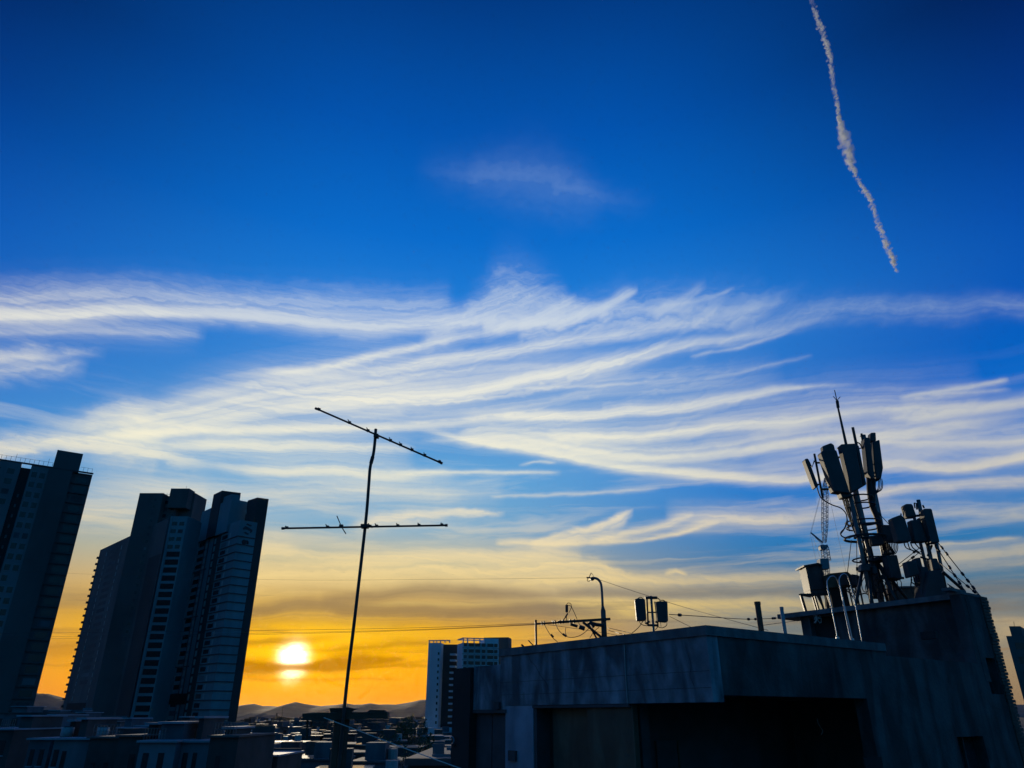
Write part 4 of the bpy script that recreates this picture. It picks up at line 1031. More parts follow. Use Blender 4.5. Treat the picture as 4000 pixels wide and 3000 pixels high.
for k in range(7): obj('stand_leg', tube(NB(), [P(3262 + k * 13, 2292, YC - .1 + .1 * (k % 3)), roofpt(3275 + k * 13, YC - .1 + .1 * (k % 3))], .022, 6), 'blacksteel', cb2)
for pts in ([(3290, 2300), (3325, 2305), (3345, 2330)], [(3298, 2298), (3320, 2318), (3340, 2345)], [(3330, 2300), (3352, 2322), (3380, 2318), (3400, 2330)], [(3310, 2310), (3330, 2318), (3352, 2310)]): cab(pts, .018, YC - .3, cb2)
cb3 = thing('equipment_cabinet', 'small tilted box with hatch beside the low wide cabinet', 'cabinet', roofpt(3345, YC - .3))
obj('cabinet_body', prism(NB(), [(3328, 2243), (3350, 2246), (3364, 2254), (3358, 2290), (3336, 2286)], YC - .45, .4), 'darkwall', cb3)
for x in (3340, 3356): obj('stand_leg', tube(NB(), [P(x, 2286, YC - .3), roofpt(x + 10, YC - .3)], .028, 6), 'blacksteel', cb3)
rt = thing('roof_upstand', 'low brownish upstand wall on the roof between the two masts', 'wall', roofpt(3560, 22.5))
obj('block', prism(NB(), [(3480, 2296), (3530, 2292), (3612, 2292), (3625, 2345), (3480, 2345)], 22.6, .3), 'brick', rt); obj('cap', prism(NB(), [(3478, 2293), (3530, 2289), (3613, 2289), (3613, 2293), (3478, 2297)], 22.55, .4), 'coping', rt)
rag = thing('rag', 'pale tangled rag hanging under the left end of the roof slab', 'rag', FT.pt(FT.S(3180, 2410), zS - .2, -.15))
b = NB()
ctr = FT.pt(FT.S(3184, 2418), FT.Z(3184, 2418), -.12)
for k in range(7): tube(b, curve([ctr + Vector((random.uniform(-.1, .1), random.uniform(-.05, .05), random.uniform(-.13, .13))) for _ in range(5)], 4), .007, 5)
obj('strips', b, 'palewire', rag)
rg2 = thing('cord', 'thin pale cord dangling in the dark terrace opening', 'cord', tb.pt(tb.S(3200, 2830), tb.Z(3200, 2830), .6))
obj('strand', ptube(NB(), [(3192, 2806), (3196, 2825), (3206, 2842), (3214, 2855), (3208, 2870)], 15.6, .007, 5, 4), 'palewire', rg2)
# ================================================================== television antenna on its mast
YA = 7.5
tv = thing('tv_antenna', 'old television antenna on a thin crooked mast with two long booms', 'antenna', Vector((P(1338, 2820, YA).x, YA, DECK)))
obj('mast', tube(NB(), curve([Vector((P(1338, 2850, YA).x, YA, DECK)), P(1343, 2785, YA), P(1385, 2420, YA), P(1428, 2043, YA), P(1440, 1900, YA), P(1446, 1826, YA), P(1458, 1776, YA), P(1464, 1730, YA), P(1468, 1676, YA)], 5), .0165, 10), 'blacksteel', tv, True)
def boom(a_, b2, ticks, dy):
    A, B = P(a_[0], a_[1], YA - dy), P(b2[0], b2[1], YA - dy + .0)
    bo = obj('boom', tube(NB(), [A, B], .0105, 8), 'blacksteel', tv)
    d = (B - A).normalized(); perp = Vector((-.10, -1, .06)).normalized()
    for f_, ln in ticks:
        c_ = A.lerp(B, f_)
        obj('element', tube(NB(), [c_ - perp * ln * .55 + Vector((0, 0, .012)), c_ + perp * ln * .55 + Vector((0, 0, .012))], .005, 6), 'blacksteel', bo)
        obj('element_clip', box(NB(), c_ + Vector((0, 0, .006)), .03, .026, .026), 'blacksteel', bo)
    for e_ in (A, B): obj('end_cap', tube(NB(), [e_ - d * .018, e_ + d * .01], .0145, 8), 'blacksteel', bo)
    return bo
boom((1237, 1597), (1725, 1809), [(.02, .06), (.27, .12), (.42, .12), (.6, .12), (.68, .12), (.77, .11), (.87, .11), (.985, .07)], .02)
boom((1107, 2064), (1745, 2052), [(.02, .07), (.27, .12), (.53, .14), (.57, .12), (.7, .11), (.83, .11), (.97, .09)], .02)
obj('element', tube(NB(), [P(1316, 2015, YA - .02), P(1333, 2056, YA - .03), P(1351, 2085, YA - .04)], .0055, 6), 'blacksteel', tv)
obj('element_clip', box(NB(), P(1333, 2056, YA - .03), .04, .03, .034), 'blacksteel', tv)
obj('mast_clamp', box(NB(), P(1470, 1704, YA - .02), .05, .07, .036), 'blacksteel', tv)
obj('mast_clamp', box(NB(), P(1425, 2056, YA - .02), .075, .07, .036), 'blacksteel', tv)
obj('joint_sleeve', tube(NB(), [P(1449, 1810, YA), P(1456, 1784, YA)], .021, 8), 'blacksteel', tv)
YP = 7.62
pt_ = thing('timber_post', 'stout dark post with a crossbar plank carrying the antenna mast', 'post', Vector((P(1330, 2810, YP).x, YP, DECK)))
obj('post', tube(NB(), [Vector((P(1332, 2810, YP).x, YP, DECK)), P(1336, 2806, YP)], .075, 8), 'wood', pt_)
obj('crossbar', prism(NB(), [(1181, 2787), (1240, 2784), (1512, 2781), (1514, 2806), (1280, 2813), (1182, 2813)], YP - .1, .12), 'wood', pt_)
obj('block', prism(NB(), [(1287, 2766), (1340, 2766), (1360, 2763), (1388, 2769), (1372, 2775), (1366, 2783), (1290, 2783)], YP - .04, .1), 'wood', pt_)
obj('block', prism(NB(), [(1434, 2781), (1444, 2773), (1502, 2774), (1503, 2781)], YP - .04, .1), 'wood', pt_)
obj('hanging_strap', ptube(NB(), [(1202, 2812), (1199, 2850), (1200, 2890)], YP, .012, 6, 3), 'wood', pt_)
wr = thing('stay_cable', 'pale thin cable slanting down to the right from the crossbar', 'cable', P(1265, 2803, YP - .12))
obj('strand', ptube(NB(), [(1265, 2803, YP - .12), (1400, 2854, YP - .2), (1600, 2930, YP - .5), (1810, 3006, YP - .8), (1960, 3062, YP - 1)], 0, .0042, 6), 'palewire', wr)

# ================================================================== utility pole behind the parapet
YU = 30.0
up_ = thing('utility_pole', 'utility pole with goose-neck top and a long crossarm of insulators', 'utility pole', Vector((P(2362, 2480, YU).x, YU, 0)))
ux = P(2362, 2480, YU)
obj('pole', tube(NB(), [Vector((ux.x, YU, 0)), P(2362, 2480, YU), P(2356, 2395, YU), P(2355, 2383, YU), P(2352, 2370, YU)], .17, 14), 'concrete2', up_, True) if False else None
b = NB(); tube(b, [Vector((ux.x, YU, 0)), P(2361, 2500, YU)], .17, 14, .13); tube(b, [P(2361, 2500, YU), P(2356, 2385, YU)], .115, 12, .10); tube(b, [P(2356, 2387, YU), P(2354, 2366, YU)], .10, 12, .045)
obj('pole', b, 'concrete2', up_, True)
obj('goose_neck', ptube(NB(), [(2354, 2368), (2351, 2310), (2347, 2280), (2337, 2264), (2322, 2258), (2308, 2261)], YU, .052, 10, 4), 'galv', up_, True)
obj('lamp_head', ptube(NB(), [(2318, 2259), (2306, 2264)], YU, .075, 8), 'blacksteel', up_)
obj('bracket', ptube(NB(), [(2312, 2258), (2291, 2256)], YU, .03, 6), 'blacksteel', up_)
obj('bracket', ptube(NB(), [(2301, 2256), (2308, 2240), (2310, 2238)], YU, .016, 6), 'blacksteel', up_)
obj('jumper', ptube(NB(), [(2296, 2257), (2294, 2268), (2302, 2270), (2310, 2262)], YU, .014, 5, 4), 'cable', up_)
obj('jumper', ptube(NB(), [(2310, 2238), (2317, 2248), (2318, 2256)], YU, .01, 5, 3), 'cable', up_)
obj('crossarm', ptube(NB(), [(2178, 2431), (2384, 2418)], YU - .2, .065, 4), 'blacksteel', up_)
obj('crossarm', ptube(NB(), [(2095, 2437), (2180, 2432)], YU - .2, .035, 6), 'blacksteel', up_)
for x, y in ((2117, 2435), (2126, 2434), (2160, 2431), (2168, 2430), (2188, 2429), (2200, 2428), (2228, 2427), (2243, 2426)):
    obj('insulator', ptube(NB(), [(x - 3, y + .3), (x + 3, y - .3)], YU - .3, .075, 10), 'blacksteel', up_)
for pts, r in ((((2277, 2430), (2352, 2492)), .05), (((2296, 2434), (2330, 2492)), .035), (((2228, 2438), (2256, 2447)), .055), (((2262, 2448), (2284, 2456)), .085), (((2300, 2432), (2330, 2440), (2356, 2443)), .07), (((2310, 2446), (2318, 2440)), .1), (((2214, 2363), (2214, 2392)), .055), (((2218, 2396), (2208, 2412)), .03), (((2208, 2412), (2200, 2424)), .018), (((2213, 2400), (2213, 2424)), .014)):
    obj('fuse_gear' if r > .05 else 'brace', ptube(NB(), pts, YU - .25, r, 8), 'blacksteel', up_)
for pts in ([(2127, 2440), (2142, 2468), (2158, 2490), (2178, 2508)], [(2170, 2436), (2180, 2458), (2196, 2476), (2214, 2487), (2236, 2490), (2262, 2484), (2285, 2470), (2300, 2455)], [(2213, 2362), (2220, 2355), (2230, 2360), (2232, 2372), (2222, 2394)], [(2216, 2364), (2228, 2366), (2240, 2386), (2254, 2418)], [(2210, 2452), (2208, 2470), (2214, 2484)], [(2304, 2492), (2320, 2468), (2340, 2450)], [(2254, 2420), (2262, 2436), (2268, 2450)]):
    obj('jumper', ptube(NB(), pts, YU - .3, .013, 5, 4), 'cable', up_)
for a_, b2 in (((2152, 2478), (2162, 2490)), ((2198, 2476), (2212, 2486))): obj('splice', ptube(NB(), [a_, b2], YU - .3, .04, 8), 'blacksteel', up_)
st = thing('stub_post', 'short square post standing on the parapet left of the utility pole', 'post', P(2093, 2524, 16.6))
obj('post', box(NB(), (P(2093, 2424, 16.4) + P(2095, 2530, 16.4)) / 2, .045, .045, (P(2093, 2424, 16.4) - P(2095, 2530, 16.4)).z), 'blacksteel', st)
obj('cap', box(NB(), P(2093, 2423, 16.4), .055, .055, .012), 'blacksteel', st)
rb_ = thing('rebar_stub', 'bent bit of rod sticking up at the left end of the parapet', 'rod', P(2080, 2519, 15.9))
obj('rod', ptube(NB(), [(2064, 2501), (2072, 2510), (2084, 2522)], 16.1, .012, 6), 'blacksteel', rb_)
obj('rod_stub', ptube(NB(), [(2036, 2518), (2043, 2523), (2048, 2530)], 16.2, .02, 6), 'blacksteel', rb_)
# overhead wires
WG = 'overhead wires running off to the left'
for k, (y0, y1, y2, y3, y4) in enumerate(((2434, 2453, 2463, 2469, 2476), (2437, 2460, 2474, 2483, 2492), (2439, 2463, 2479, 2490, 2500))):
    wire('overhead_wire', [(2120, y0, YU - .2), (1600, y1, 36), (1000, y2, 44), (500, y3, 54), (-250, y4, 74)], .008, ('topmost', 'middle', 'lowest')[k] + ' of the three wires leaving the crossarm to the left', grp=WG)
wire('overhead_wire', [(2292, 2257, YU), (1700, 2263, 36), (1050, 2264, 44), (300, 2241, 56), (-250, 2222, 66)], .0045, 'hair-thin wire from the goose-neck to the left above the sun', grp=WG)
WR = 'thin wires dropping to the right'
wire('overhead_wire', [(2346, 2266, YU), (2450, 2301, 28), (2640, 2362, 25), (2830, 2416, 22), (3000, 2462, 20)], .008, 'hair-thin wire from the goose-neck down to the right', grp=WR)
wire('overhead_wire', [(2374, 2452, YU), (2466, 2474, 27)], .011, 'upper of the short wires sloping off the pole to the right', grp=WR)
wire('overhead_wire', [(2374, 2462, YU), (2445, 2480, 27)], .011, 'lower of the short wires sloping off the pole to the right', grp=WR)
wire('overhead_wire', [(2140, 2440, YU), (2260, 2457, YU + 1), (2370, 2474, YU + 3), (2430, 2486, YU + 4)], .009, 'thin wire passing behind the crossarm gear', grp=WR)
wire('guy_wire', [(2614, 2400, 16), (2700, 2405, 17), (2900, 2418, 20), (2990, 2417, 21.8), (3036, 2414, 22.6)], .009, 'nearly level stay wire from the small antenna to the roof slab', grp=GW, ins=(.15, .55, .62, .9, .94))
wire('overhead_wire', [(2616, 2408, 16), (2700, 2450, 17), (2740, 2470, 17.5)], .005, 'short thin wire falling from the small antenna behind the parapet', grp=WR)
wire('guy_wire', [(2960, 2445, 15), (3112, 2425, 22)], .006, 'thin line from the dark pipe to the stair tower', grp=GW)

# --- small panel antenna
YS = 16.0
sm = thing('small_antenna', 'small two-panel antenna on a pole behind the parapet', 'antenna', Vector((P(2552, 2470, YS).x, YS, hM - .36)))
obj('pole', tube(NB(), [Vector((P(2556, 2500, YS).x, YS, hM - .36)), P(2543, 2328, YS)], .026, 10), 'galv', sm, True)
panel('panel', [(2480, 2340), (2494, 2336), (2520, 2339), (2526, 2420), (2520, 2425), (2488, 2425)], YS - .12, .12, sm, 'radome')
panel('panel', [(2562, 2350), (2577, 2348), (2607, 2348), (2610, 2426), (2604, 2431), (2570, 2428)], YS - .14, .12, sm, 'darkwall')
panel('panel_face', [(2598, 2349), (2608, 2348), (2611, 2427), (2602, 2430)], YS - .15, .13, sm, 'radome')
for pts, r in ((((2520, 2335), (2567, 2335)), .03), (((2526, 2392), (2566, 2392)), .014), (((2527, 2332), (2532, 2445)), .018), (((2558, 2350), (2570, 2440)), .016), (((2530, 2442), (2572, 2443)), .024), (((2522, 2436), (2538, 2428)), .02), (((2560, 2432), (2570, 2426)), .02)):
    obj('bracket', ptube(NB(), pts, YS, r, 8), 'blacksteel', sm)
for pts in ([(2497, 2425), (2502, 2436), (2516, 2443), (2532, 2445)], [(2522, 2424), (2520, 2434), (2530, 2440)], [(2604, 2430), (2604, 2442), (2590, 2452), (2575, 2450), (2560, 2444)], [(2580, 2430), (2582, 2448)], [(2492, 2337), (2502, 2333), (2512, 2338)], [(2578, 2348), (2588, 2344), (2598, 2348)], [(2566, 2334), (2574, 2340), (2578, 2348)], [(2512, 2425), (2495, 2450), (2468, 2474)], [(2560, 2460), (2572, 2446)]):
    obj('cable', ptube(NB(), pts, YS, .008, 5, 4), 'cable', sm)

# ================================================================== luffing crane far behind the mast
YK = 300.0
cr = thing('tower_crane', 'distant blue-grey lattice tower crane with its jib pulled upright', 'crane', Vector((P(3225, 2330, YK).x, YK, 0)))
def lattice(name, a_, b2, w0, wm, w1, n, r):
    A, B = P(a_[0], a_[1], YK), P(b2[0], b2[1], YK); d = (B - A); bm = NB()
    ax = Vector((1, 0, 0)); ax = (ax - d.normalized() * ax.dot(d.normalized())).normalized(); ay = d.normalized().cross(ax)
    def wd(t): return w0 + (wm - w0) * min(1, t / .25) if t < .25 else (wm if t < .75 else wm + (w1 - wm) * (t - .75) / .25)
    cs = []
    for i in range(n + 1):
        t = i / n; c_ = A + d * t; w = wd(t) / 2
        cs.append([c_ + ax * w * sx_ + ay * w * sy_ for sx_, sy_ in ((-1, -1), (1, -1), (1, 1), (-1, 1))])
    for k in range(4):
        tube(bm, [c_[k] for c_ in cs], r, 5)
        for i in range(n):
            j = (k + 1) % 4
            tube(bm, [cs[i][k], cs[i + 1][j]] if i % 2 else [cs[i][j], cs[i + 1][k]], r * .6, 4); tube(bm, [cs[i][k], cs[i][j]], r * .6, 4)
    return obj(name, bm, 'crane', cr)
lattice('jib', (3221, 2118), (3223, 1872), 1.1, 2.0, .5, 26, .11)
obj('jib_tip', prism(NB(), [(3221, 1866), (3227, 1867), (3226, 1880), (3219, 1880)], YK - .3, .8), 'crane', cr)
lattice('slewing_tower', (3228, 2190), (3220, 2128), 2.7, 2.4, 1.6, 6, .14)
lattice('mast', (3238, 2420), (3228, 2222), 1.6, 1.6, 1.6, 20, .12)
obj('slewing_deck', prism(NB(), [(3204, 2134), (3206, 2128), (3232, 2128), (3233, 2135), (3229, 2146), (3208, 2146)], YK - 1, 2.4), 'crane', cr)
obj('machine_house', prism(NB(), [(3203, 2182), (3237, 2183), (3241, 2221), (3206, 2223)], YK - 1.6, 3.4), 'crane', cr)
b = NB(); ptube(b, [(3214, 2122), (3166, 2081)], YK - .5, .22, 5); ptube(b, [(3214, 2117), (3168, 2080)], YK + .5, .2, 5); ptube(b, [(3212, 2127), (3182, 2097)], YK, .12, 4)
obj('counter_jib', b, 'crane', cr)
b = NB()
for a_, b2 in (((3166, 2081), (3218, 1880)), ((3169, 2080), (3221, 1880)), ((3226, 1880), (3306, 2240)), ((3165, 2085), (3190, 2200)), ((3172, 2090), (3206, 2184)), ((3210, 2190), (3208, 2330)), ((3241, 2200), (3246, 2330))): ptube(b, [a_, b2], YK, .055, 4)
obj('hoist_ropes', b, 'crane', cr)

# ================================================================== low villas under the towers
def villa(name, lab, x0, x1, yt, Y, depth, wall, roofm='roofl', wins=(), rot=0.0, parapet=.5, stair=None, floors_=3, wall2=None, canopy=None):
    a_, b2 = P(x0, yt, Y), P(x1, yt, Y)
    F = Face((a_.x, a_.y), Vector((math.cos(rot), math.sin(rot))), Vector((math.sin(rot), -math.cos(rot))))
    Lw = (b2.x - a_.x) / max(.3, math.cos(rot)); top = a_.z
    t = thing(name, lab, 'house', F.pt(Lw / 2, 0))
    F.part('wall', wall, t, 0, Lw, 0, top - .004, -depth, 0)
    F.part('roof', roofm, t, -.15, Lw + .15, top, top + .14, -depth - .1, .3)
    F.part('parapet', wall2 or wall, t, .1, Lw - .1, top + .14, top + .14 + parapet, -depth, -depth + .2)
    for f0, f1, zd_, hh in wins:
        for fl in range(floors_):
            z = top - zd_ - fl * 2.9
            fr = F.part('window', 'glass', t, Lw * f0, Lw * f1, z - hh, z, -.3, .04)
            F.part('sill', 'roofl', fr, Lw * f0 - .08, Lw * f1 + .08, z - hh - .1, z - hh - .005, -.1, .12)
    if stair:
        s0_, s1_, hh, mm = stair
        F.part('stair_head', mm, t, Lw * s0_, Lw * s1_, top + .14, top + hh, -depth * .7, -depth * .25)
        F.part('stair_roof', 'roofl', t, Lw * s0_ - .15, Lw * s1_ + .15, top + hh, top + hh + .15, -depth * .75, -depth * .2)
    return t, F, Lw, top
G3 = [(.12, .24, .9, 1.3), (.34, .46, .9, 1.3), (.6, .72, .9, 1.3), (.8, .9, .9, 1.3)]
villa('villa', 'villa in the bottom left corner with pale roof slab and dark stair head', -160, 56, 2852, 78, 12, 'villad', wins=G3, stair=(.72, .95, 1.20, 'villad'))
villa('villa', 'dark villa with pale stair head, second from the left corner', 74, 138, 2850, 84, 12, 'villad', wins=[(.2, .45, .9, 1.3), (.6, .85, .9, 1.3)], stair=(.75, 1.2, 1.35, 'villal'))
villa('villa', 'pale walled villa whose two roof slabs step down beside a dark stair shaft', 118, 200, 2890, 66, 11, 'villa', wins=[(.15, .35, .7, 1.2), (.6, .8, .7, 1.2)], stair=(.9, 1.1, 1.35, 'villad'))
villa('villa', 'villa with a broad pale side wall left of the dark gable', 214, 352, 2890, 64, 11, 'villal', wins=[(.06, .2, .7, 1.2), (.3, .42, .8, 1.2)], stair=(.1, .3, 1.46, 'villad'), wall2='villad')
villa('villa', 'dark gable wall with two small pale-framed windows', 352, 470, 2884, 63, 11, 'villad', roofm='roofd', wins=[(.2, .34, 1.7, 1.5), (.62, .76, 1.7, 1.5)], floors_=1)
villa('villa', 'narrow villa with a pale corner strip beside the dark gable', 466, 556, 2878, 62, 11, 'villad', roofm='roofd', wins=[(.6, .85, 1.2, 1.3)], stair=(.5, .95, 0.83, 'villad'), wall2='villal')
vt, vF, vL, vz = villa('villa', 'villa with pale front and four dark square windows under a bright roof edge', 548, 690, 2900, 60, 10, 'villal', wins=[(.14, .3, .7, 1.2), (.56, .72, .7, 1.2)], floors_=2, stair=(.1, .75, 1.25, 'villa'))
villa('villa', 'villa with a pale tall side wall right of the four-window villa', 712, 830, 2900, 61, 10, 'villal', wins=[(.1, .26, .7, 1.2), (.42, .56, .7, 1.2)], stair=(.0, .18, 1.66, 'villad'))
villa('villa', 'dark blank villa below the right edge of the emblem tower', 822, 932, 2880, 58, 9, 'villad', roofm='roofd', wins=[(.3, .45, 1.2, 1.3)], stair=(.1, .4, 0.52, 'villad'))
villa('villa', 'low pale shed roof near the bottom, right of the emblem tower', 934, 1086, 2955, 70, 8, 'villad', wins=[(.2, .4, .7, 1.2), (.6, .8, .7, 1.2)], parapet=.2)
for k, (x0, x1, yt, Y, mm) in enumerate(((-40, 190, 2786, 150, 'villa'), (195, 236, 2776, 158, 'villal'), (236, 366, 2812, 140, 'villa'), (366, 470, 2822, 132, 'villa'), (420, 520, 2846, 104, 'villa'), (520, 660, 2838, 108, 'villa'), (640, 770, 2842, 100, 'villa'), (760, 850, 2846, 102, 'villal'), (850, 935, 2862, 96, 'villad'))):
    villa('villa', ('long grey block across the foot of the leftmost tower', 'slim pale stair block between the two tower groups', 'grey block at the left foot of the stepped tower', 'grey block under the middle of the stepped tower',
        'low grey house with bright roof box before the stepped tower', 'grey house with wide pale roof edge before the emblem tower', 'grey house left of the slim pale one before the emblem tower', 'slim pale house at the foot of the emblem tower', 'dark low house at the right foot of the emblem tower')[k],
        x0, x1, yt, Y, 12, mm, roofm='roofl' if k in (1, 4, 5) else 'roofd', wins=[(.15, .25, .9, 1.3), (.4, .5, .9, 1.3), (.7, .8, .9, 1.3)], stair=(.2, .45, 1.14, mm) if k in (0, 2, 4, 6) else None)

# clutter on the villa roofs
def rooftank(px, py, Y, r, h, lab):
    c_ = P(px, py, Y); t = thing('water_tank', lab, 'water tank', c_)
    obj('drum', tube(NB(), [c_, c_ + Vector((0, 0, h))], r, 14), 'pipe', t, True); obj('lid', tube(NB(), [c_ + Vector((0, 0, h)), c_ + Vector((0, 0, h + .1))], r * .8, 14, r * .5), 'villad', t)
rooftank(258, 2882, 68, .5, .8, 'round water tank on the pale-walled villa left of the dark gable')
rooftank(398, 2878, 66, .45, .7, 'round water tank on the dark gable villa')
rooftank(640, 2892, 63, .45, .7, 'round water tank on the four-window villa')
def rail(x0, x1, yb, Y, lab, n=7):
    t = thing('roof_railing', lab, 'railing', P(x0, yb, Y))
    for k in range(n):
        x = x0 + (x1 - x0) * k / (n - 1); q_ = P(x, yb, Y); obj('post', tube(NB(), [q_, q_ + Vector((0, 0, .9))], .022, 5), 'galv', t)
    a_, b2 = P(x0, yb, Y), P(x1, yb, Y)
    for h_ in (.45, .9): obj('rail', tube(NB(), [a_ + Vector((0, 0, h_)), b2 + Vector((0, 0, h_))], .02, 5), 'galv', t)
rail(0, 52, 2849, 79, 'roof railing on the villa in the bottom left corner')
rail(360, 462, 2880, 64, 'roof railing along the dark gable villa', 9)
rail(560, 640, 2896, 61, 'roof railing on the villa with four dark windows', 8)
rail(836, 920, 2876, 59, 'roof railing on the dark blank villa', 8)
def aerial(px, y0, y1, Y, lab):
    a_, b2 = P(px, y0, Y), P(px + (y0 - y1) * .1, y1, Y); t = thing('roof_aerial', lab, 'aerial', a_)
    obj('mast', tube(NB(), [a_, Vector((a_.x, a_.y, b2.z))], .02, 5), 'blacksteel', t)
    for f_, w in ((.98, .3), (.9, .4), (.82, .5)):
        z = a_.z + (b2.z - a_.z) * f_; obj('element', tube(NB(), [Vector((a_.x - w, Y, z)), Vector((a_.x + w, Y, z))], .012, 5), 'blacksteel', t)
aerial(330, 2880, 2826, 70, 'thin roof aerial on the villa left of the dark gable')
aerial(760, 2890, 2838, 64, 'thin roof aerial on the villa with the tall pale side wall')
aerial(890, 2872, 2818, 62, 'thin roof aerial on the dark blank villa')

# ================================================================== the low city below the sun
def house(x, Y, w, dep, h, wall, roofm, lab, rz, grp):
    a_ = ray(x, 2790)[0] * Y
    c_ = Vector((a_, Y, 0)); t = thing('city_house', lab, 'house', c_, grp)
    e_ = Vector((math.cos(rz), math.sin(rz))); F = Face(Vector((a_, Y)) - e_ * (w / 2), e_, Vector((e_.y, -e_.x)))
    F.part('wall', wall, t, 0, w, 0, h, -dep, 0)
    F.part('roof', roofm, t, -.3, w + .3, h + .004, h + .3, -dep - .3, .3)
    if random.random() < .7: F.part('stair_head', wall, t, w * .2, w * .2 + 3, h + .3, h + 2.6, -dep * .7, -dep * .3)
    if random.random() < .5: obj('water_tank', tube(NB(), [F.pt(w * .75, h + .3, -dep * .5), F.pt(w * .75, h + 1.7, -dep * .5)], .8, 10), 'pipe', t)
    n = max(2, int(w / 3.2)); nf = max(1, int(h / 3))
    F.grid('window', 'glass', t, [(w * (i + .3) / n, w * (i + .7) / n) for i in range(n)], [h - 2.3 - 3 * j for j in range(min(nf, 3))], 1.3, -.2, .05)
rc = random.Random(21)
spots = []
for Y in (105, 125, 150, 180, 215, 260, 310, 370, 450, 560, 700):
    x = 930 + rc.uniform(0, 60)
    while x < 1780:
        wpx = rc.uniform(70, 150) * (150 / Y) ** .35
        w = wpx / 2800 * Y * 1.05
        if w < 7: w = 7
        spots.append((x + wpx / 2, Y + rc.uniform(-8, 8), min(w, 34), rc.uniform(8, 14), rc.uniform(8.5, 13.5) + min(4.2, Y * .008)))
        x += wpx * rc.uniform(1.05, 1.5)
for k, (x, Y, w, dep, h) in enumerate(spots):
    near = 'nearer' if Y < 170 else ('middle' if Y < 340 else 'farther')
    side = 'below the sun' if x < 1290 else ('right of the antenna post' if x < 1560 else 'before the white apartment block')
    random.seed(100 + k)
    wl_, rf_ = rc.choice(['villad', 'villad', 'villa', 'darkwall']), rc.choice(['roofd', 'roofd', 'roofm', 'roofd', 'roofl'])
    house(x, Y, w, dep, h, wl_, rf_, '%s %s house with a %s roof, %s city rows %s' % ('wide' if w > 14 else 'small', 'greyish' if wl_ == 'villa' else 'dark', {'roofd': 'dull', 'roofm': 'shiny', 'roofl': 'pale'}[rf_], near, side), rc.uniform(-.25, .25), 'city houses in the %s rows %s' % (near, side))
# houses too far away to tell apart
b = NB(); rs = random.Random(5)
for _ in range(1500):
    Y = 760 + 4200 * rs.random() ** 1.6; a_ = rs.uniform(-.62, .62)
    box(b, Vector((a_ * Y, Y, 5)), rs.uniform(9, 26), rs.uniform(9, 20), rs.uniform(8, 17), rs.uniform(-.5, .5))
fc = obj('distant_houses', b, 'villad'); fc['kind'] = 'stuff'; fc['label'] = 'far-off low houses merging into one dark band below the hills'; fc['category'] = 'houses'
for px, y0, lab in ((1082, 2786, 'short chimney rising from the far city left of the antenna post'), (1106, 2762, 'slim far chimney taller than its neighbour, below the sun')):
    c_ = P(px, y0, 2200); t = thing('chimney_stack', lab, 'chimney', Vector((c_.x, 2200, 0))); obj('shaft', tube(NB(), [Vector((c_.x, 2200, 0)), c_], 3.2 if y0 > 2780 else 1.6, 10, 2.0 if y0 > 2780 else .8), 'villad', t); obj('crown', tube(NB(), [c_ - Vector((0, 0, 2)), c_], 2.4 if y0 > 2780 else 1.3, 10), 'darkwall', t)

# ================================================================== trees
def tree(px, ytop, Y, spread, lab, seed, pointed=True):
    rt_ = random.Random(seed); top = P(px, ytop, Y); bx_ = Vector((top.x, Y, 0)); hgt = top.z
    t = thing('tree', lab, 'tree', bx_)
    b = NB(); tube(b, curve([bx_, bx_ + Vector((.1, 0, hgt * .5)), bx_ + Vector((0, .1, hgt * .92))], 4), .22, 8, .04)
    for _ in range(9):
        z = hgt * rt_.uniform(.35, .8); an = rt_.uniform(0, 6.28); l_ = spread * rt_.uniform(.4, .8)
        tube(b, [bx_ + Vector((0, 0, z)), bx_ + Vector((math.cos(an) * l_, math.sin(an) * l_, z + l_ * .6))], .07, 5, .02)
    obj('trunk', b, 'bark', t)
    b = NB()
    tops = [(rt_.uniform(-.6, .6) * spread, rt_.uniform(-.5, .5) * spread, rt_.uniform(.82, 1)) for _ in range(5)]
    for _ in range(1500):
        ox, oy, th_ = rt_.choice(tops)
        u = rt_.random(); z = hgt * (.3 + (th_ - .3) * u)
        rad = spread * (.75 * (1 - u) ** .75 + .05) if pointed else spread * .8 * math.sin(math.pi * min(.97, u * .8 + .2))
        an = rt_.uniform(0, 6.28); rr = rad * rt_.random() ** .5
        c_ = bx_ + Vector((ox * u + math.cos(an) * rr, oy * u + math.sin(an) * rr, z))
        s_ = rt_.uniform(.12, .3)
        n_ = Vector((rt_.gauss(0, 1), rt_.gauss(0, 1), rt_.gauss(0, 1))).normalized(); e_ = n_.orthogonal().normalized() * s_; f_ = n_.cross(e_)
        vs = [b.verts.new(c_ + e_), b.verts.new(c_ + f_ * .5), b.verts.new(c_ - e_), b.verts.new(c_ - f_ * .5)]; b.faces.new(vs)
    obj('crown', b, 'leaf', t)
for px, yt, Y, sp_, lab in ((1610, 2790, 210, 4.0, 'pointed dark tree nearest the white apartment block'), (1588, 2784, 205, 3.2, 'tallest pointed dark tree in the clump before the hills'), (1566, 2797, 200, 3.4, 'leftmost pointed tree in the clump before the hills'), (1640, 2800, 195, 3.6, 'dark tree touching the foot of the white apartment block'),
                          (1520, 2822, 170, 4.2, 'broad low tree left of the pointed clump'), (1640, 2850, 120, 4.0, 'bushy dark tree under the podium of the white block'), (1735, 2872, 90, 3.4, 'bushy dark tree beside the black pier'), (905, 2840, 150, 4.2, 'dark tree at the right foot of the emblem tower')):
    tree(px, yt, Y, sp_, lab, int(px), yt < 2810)

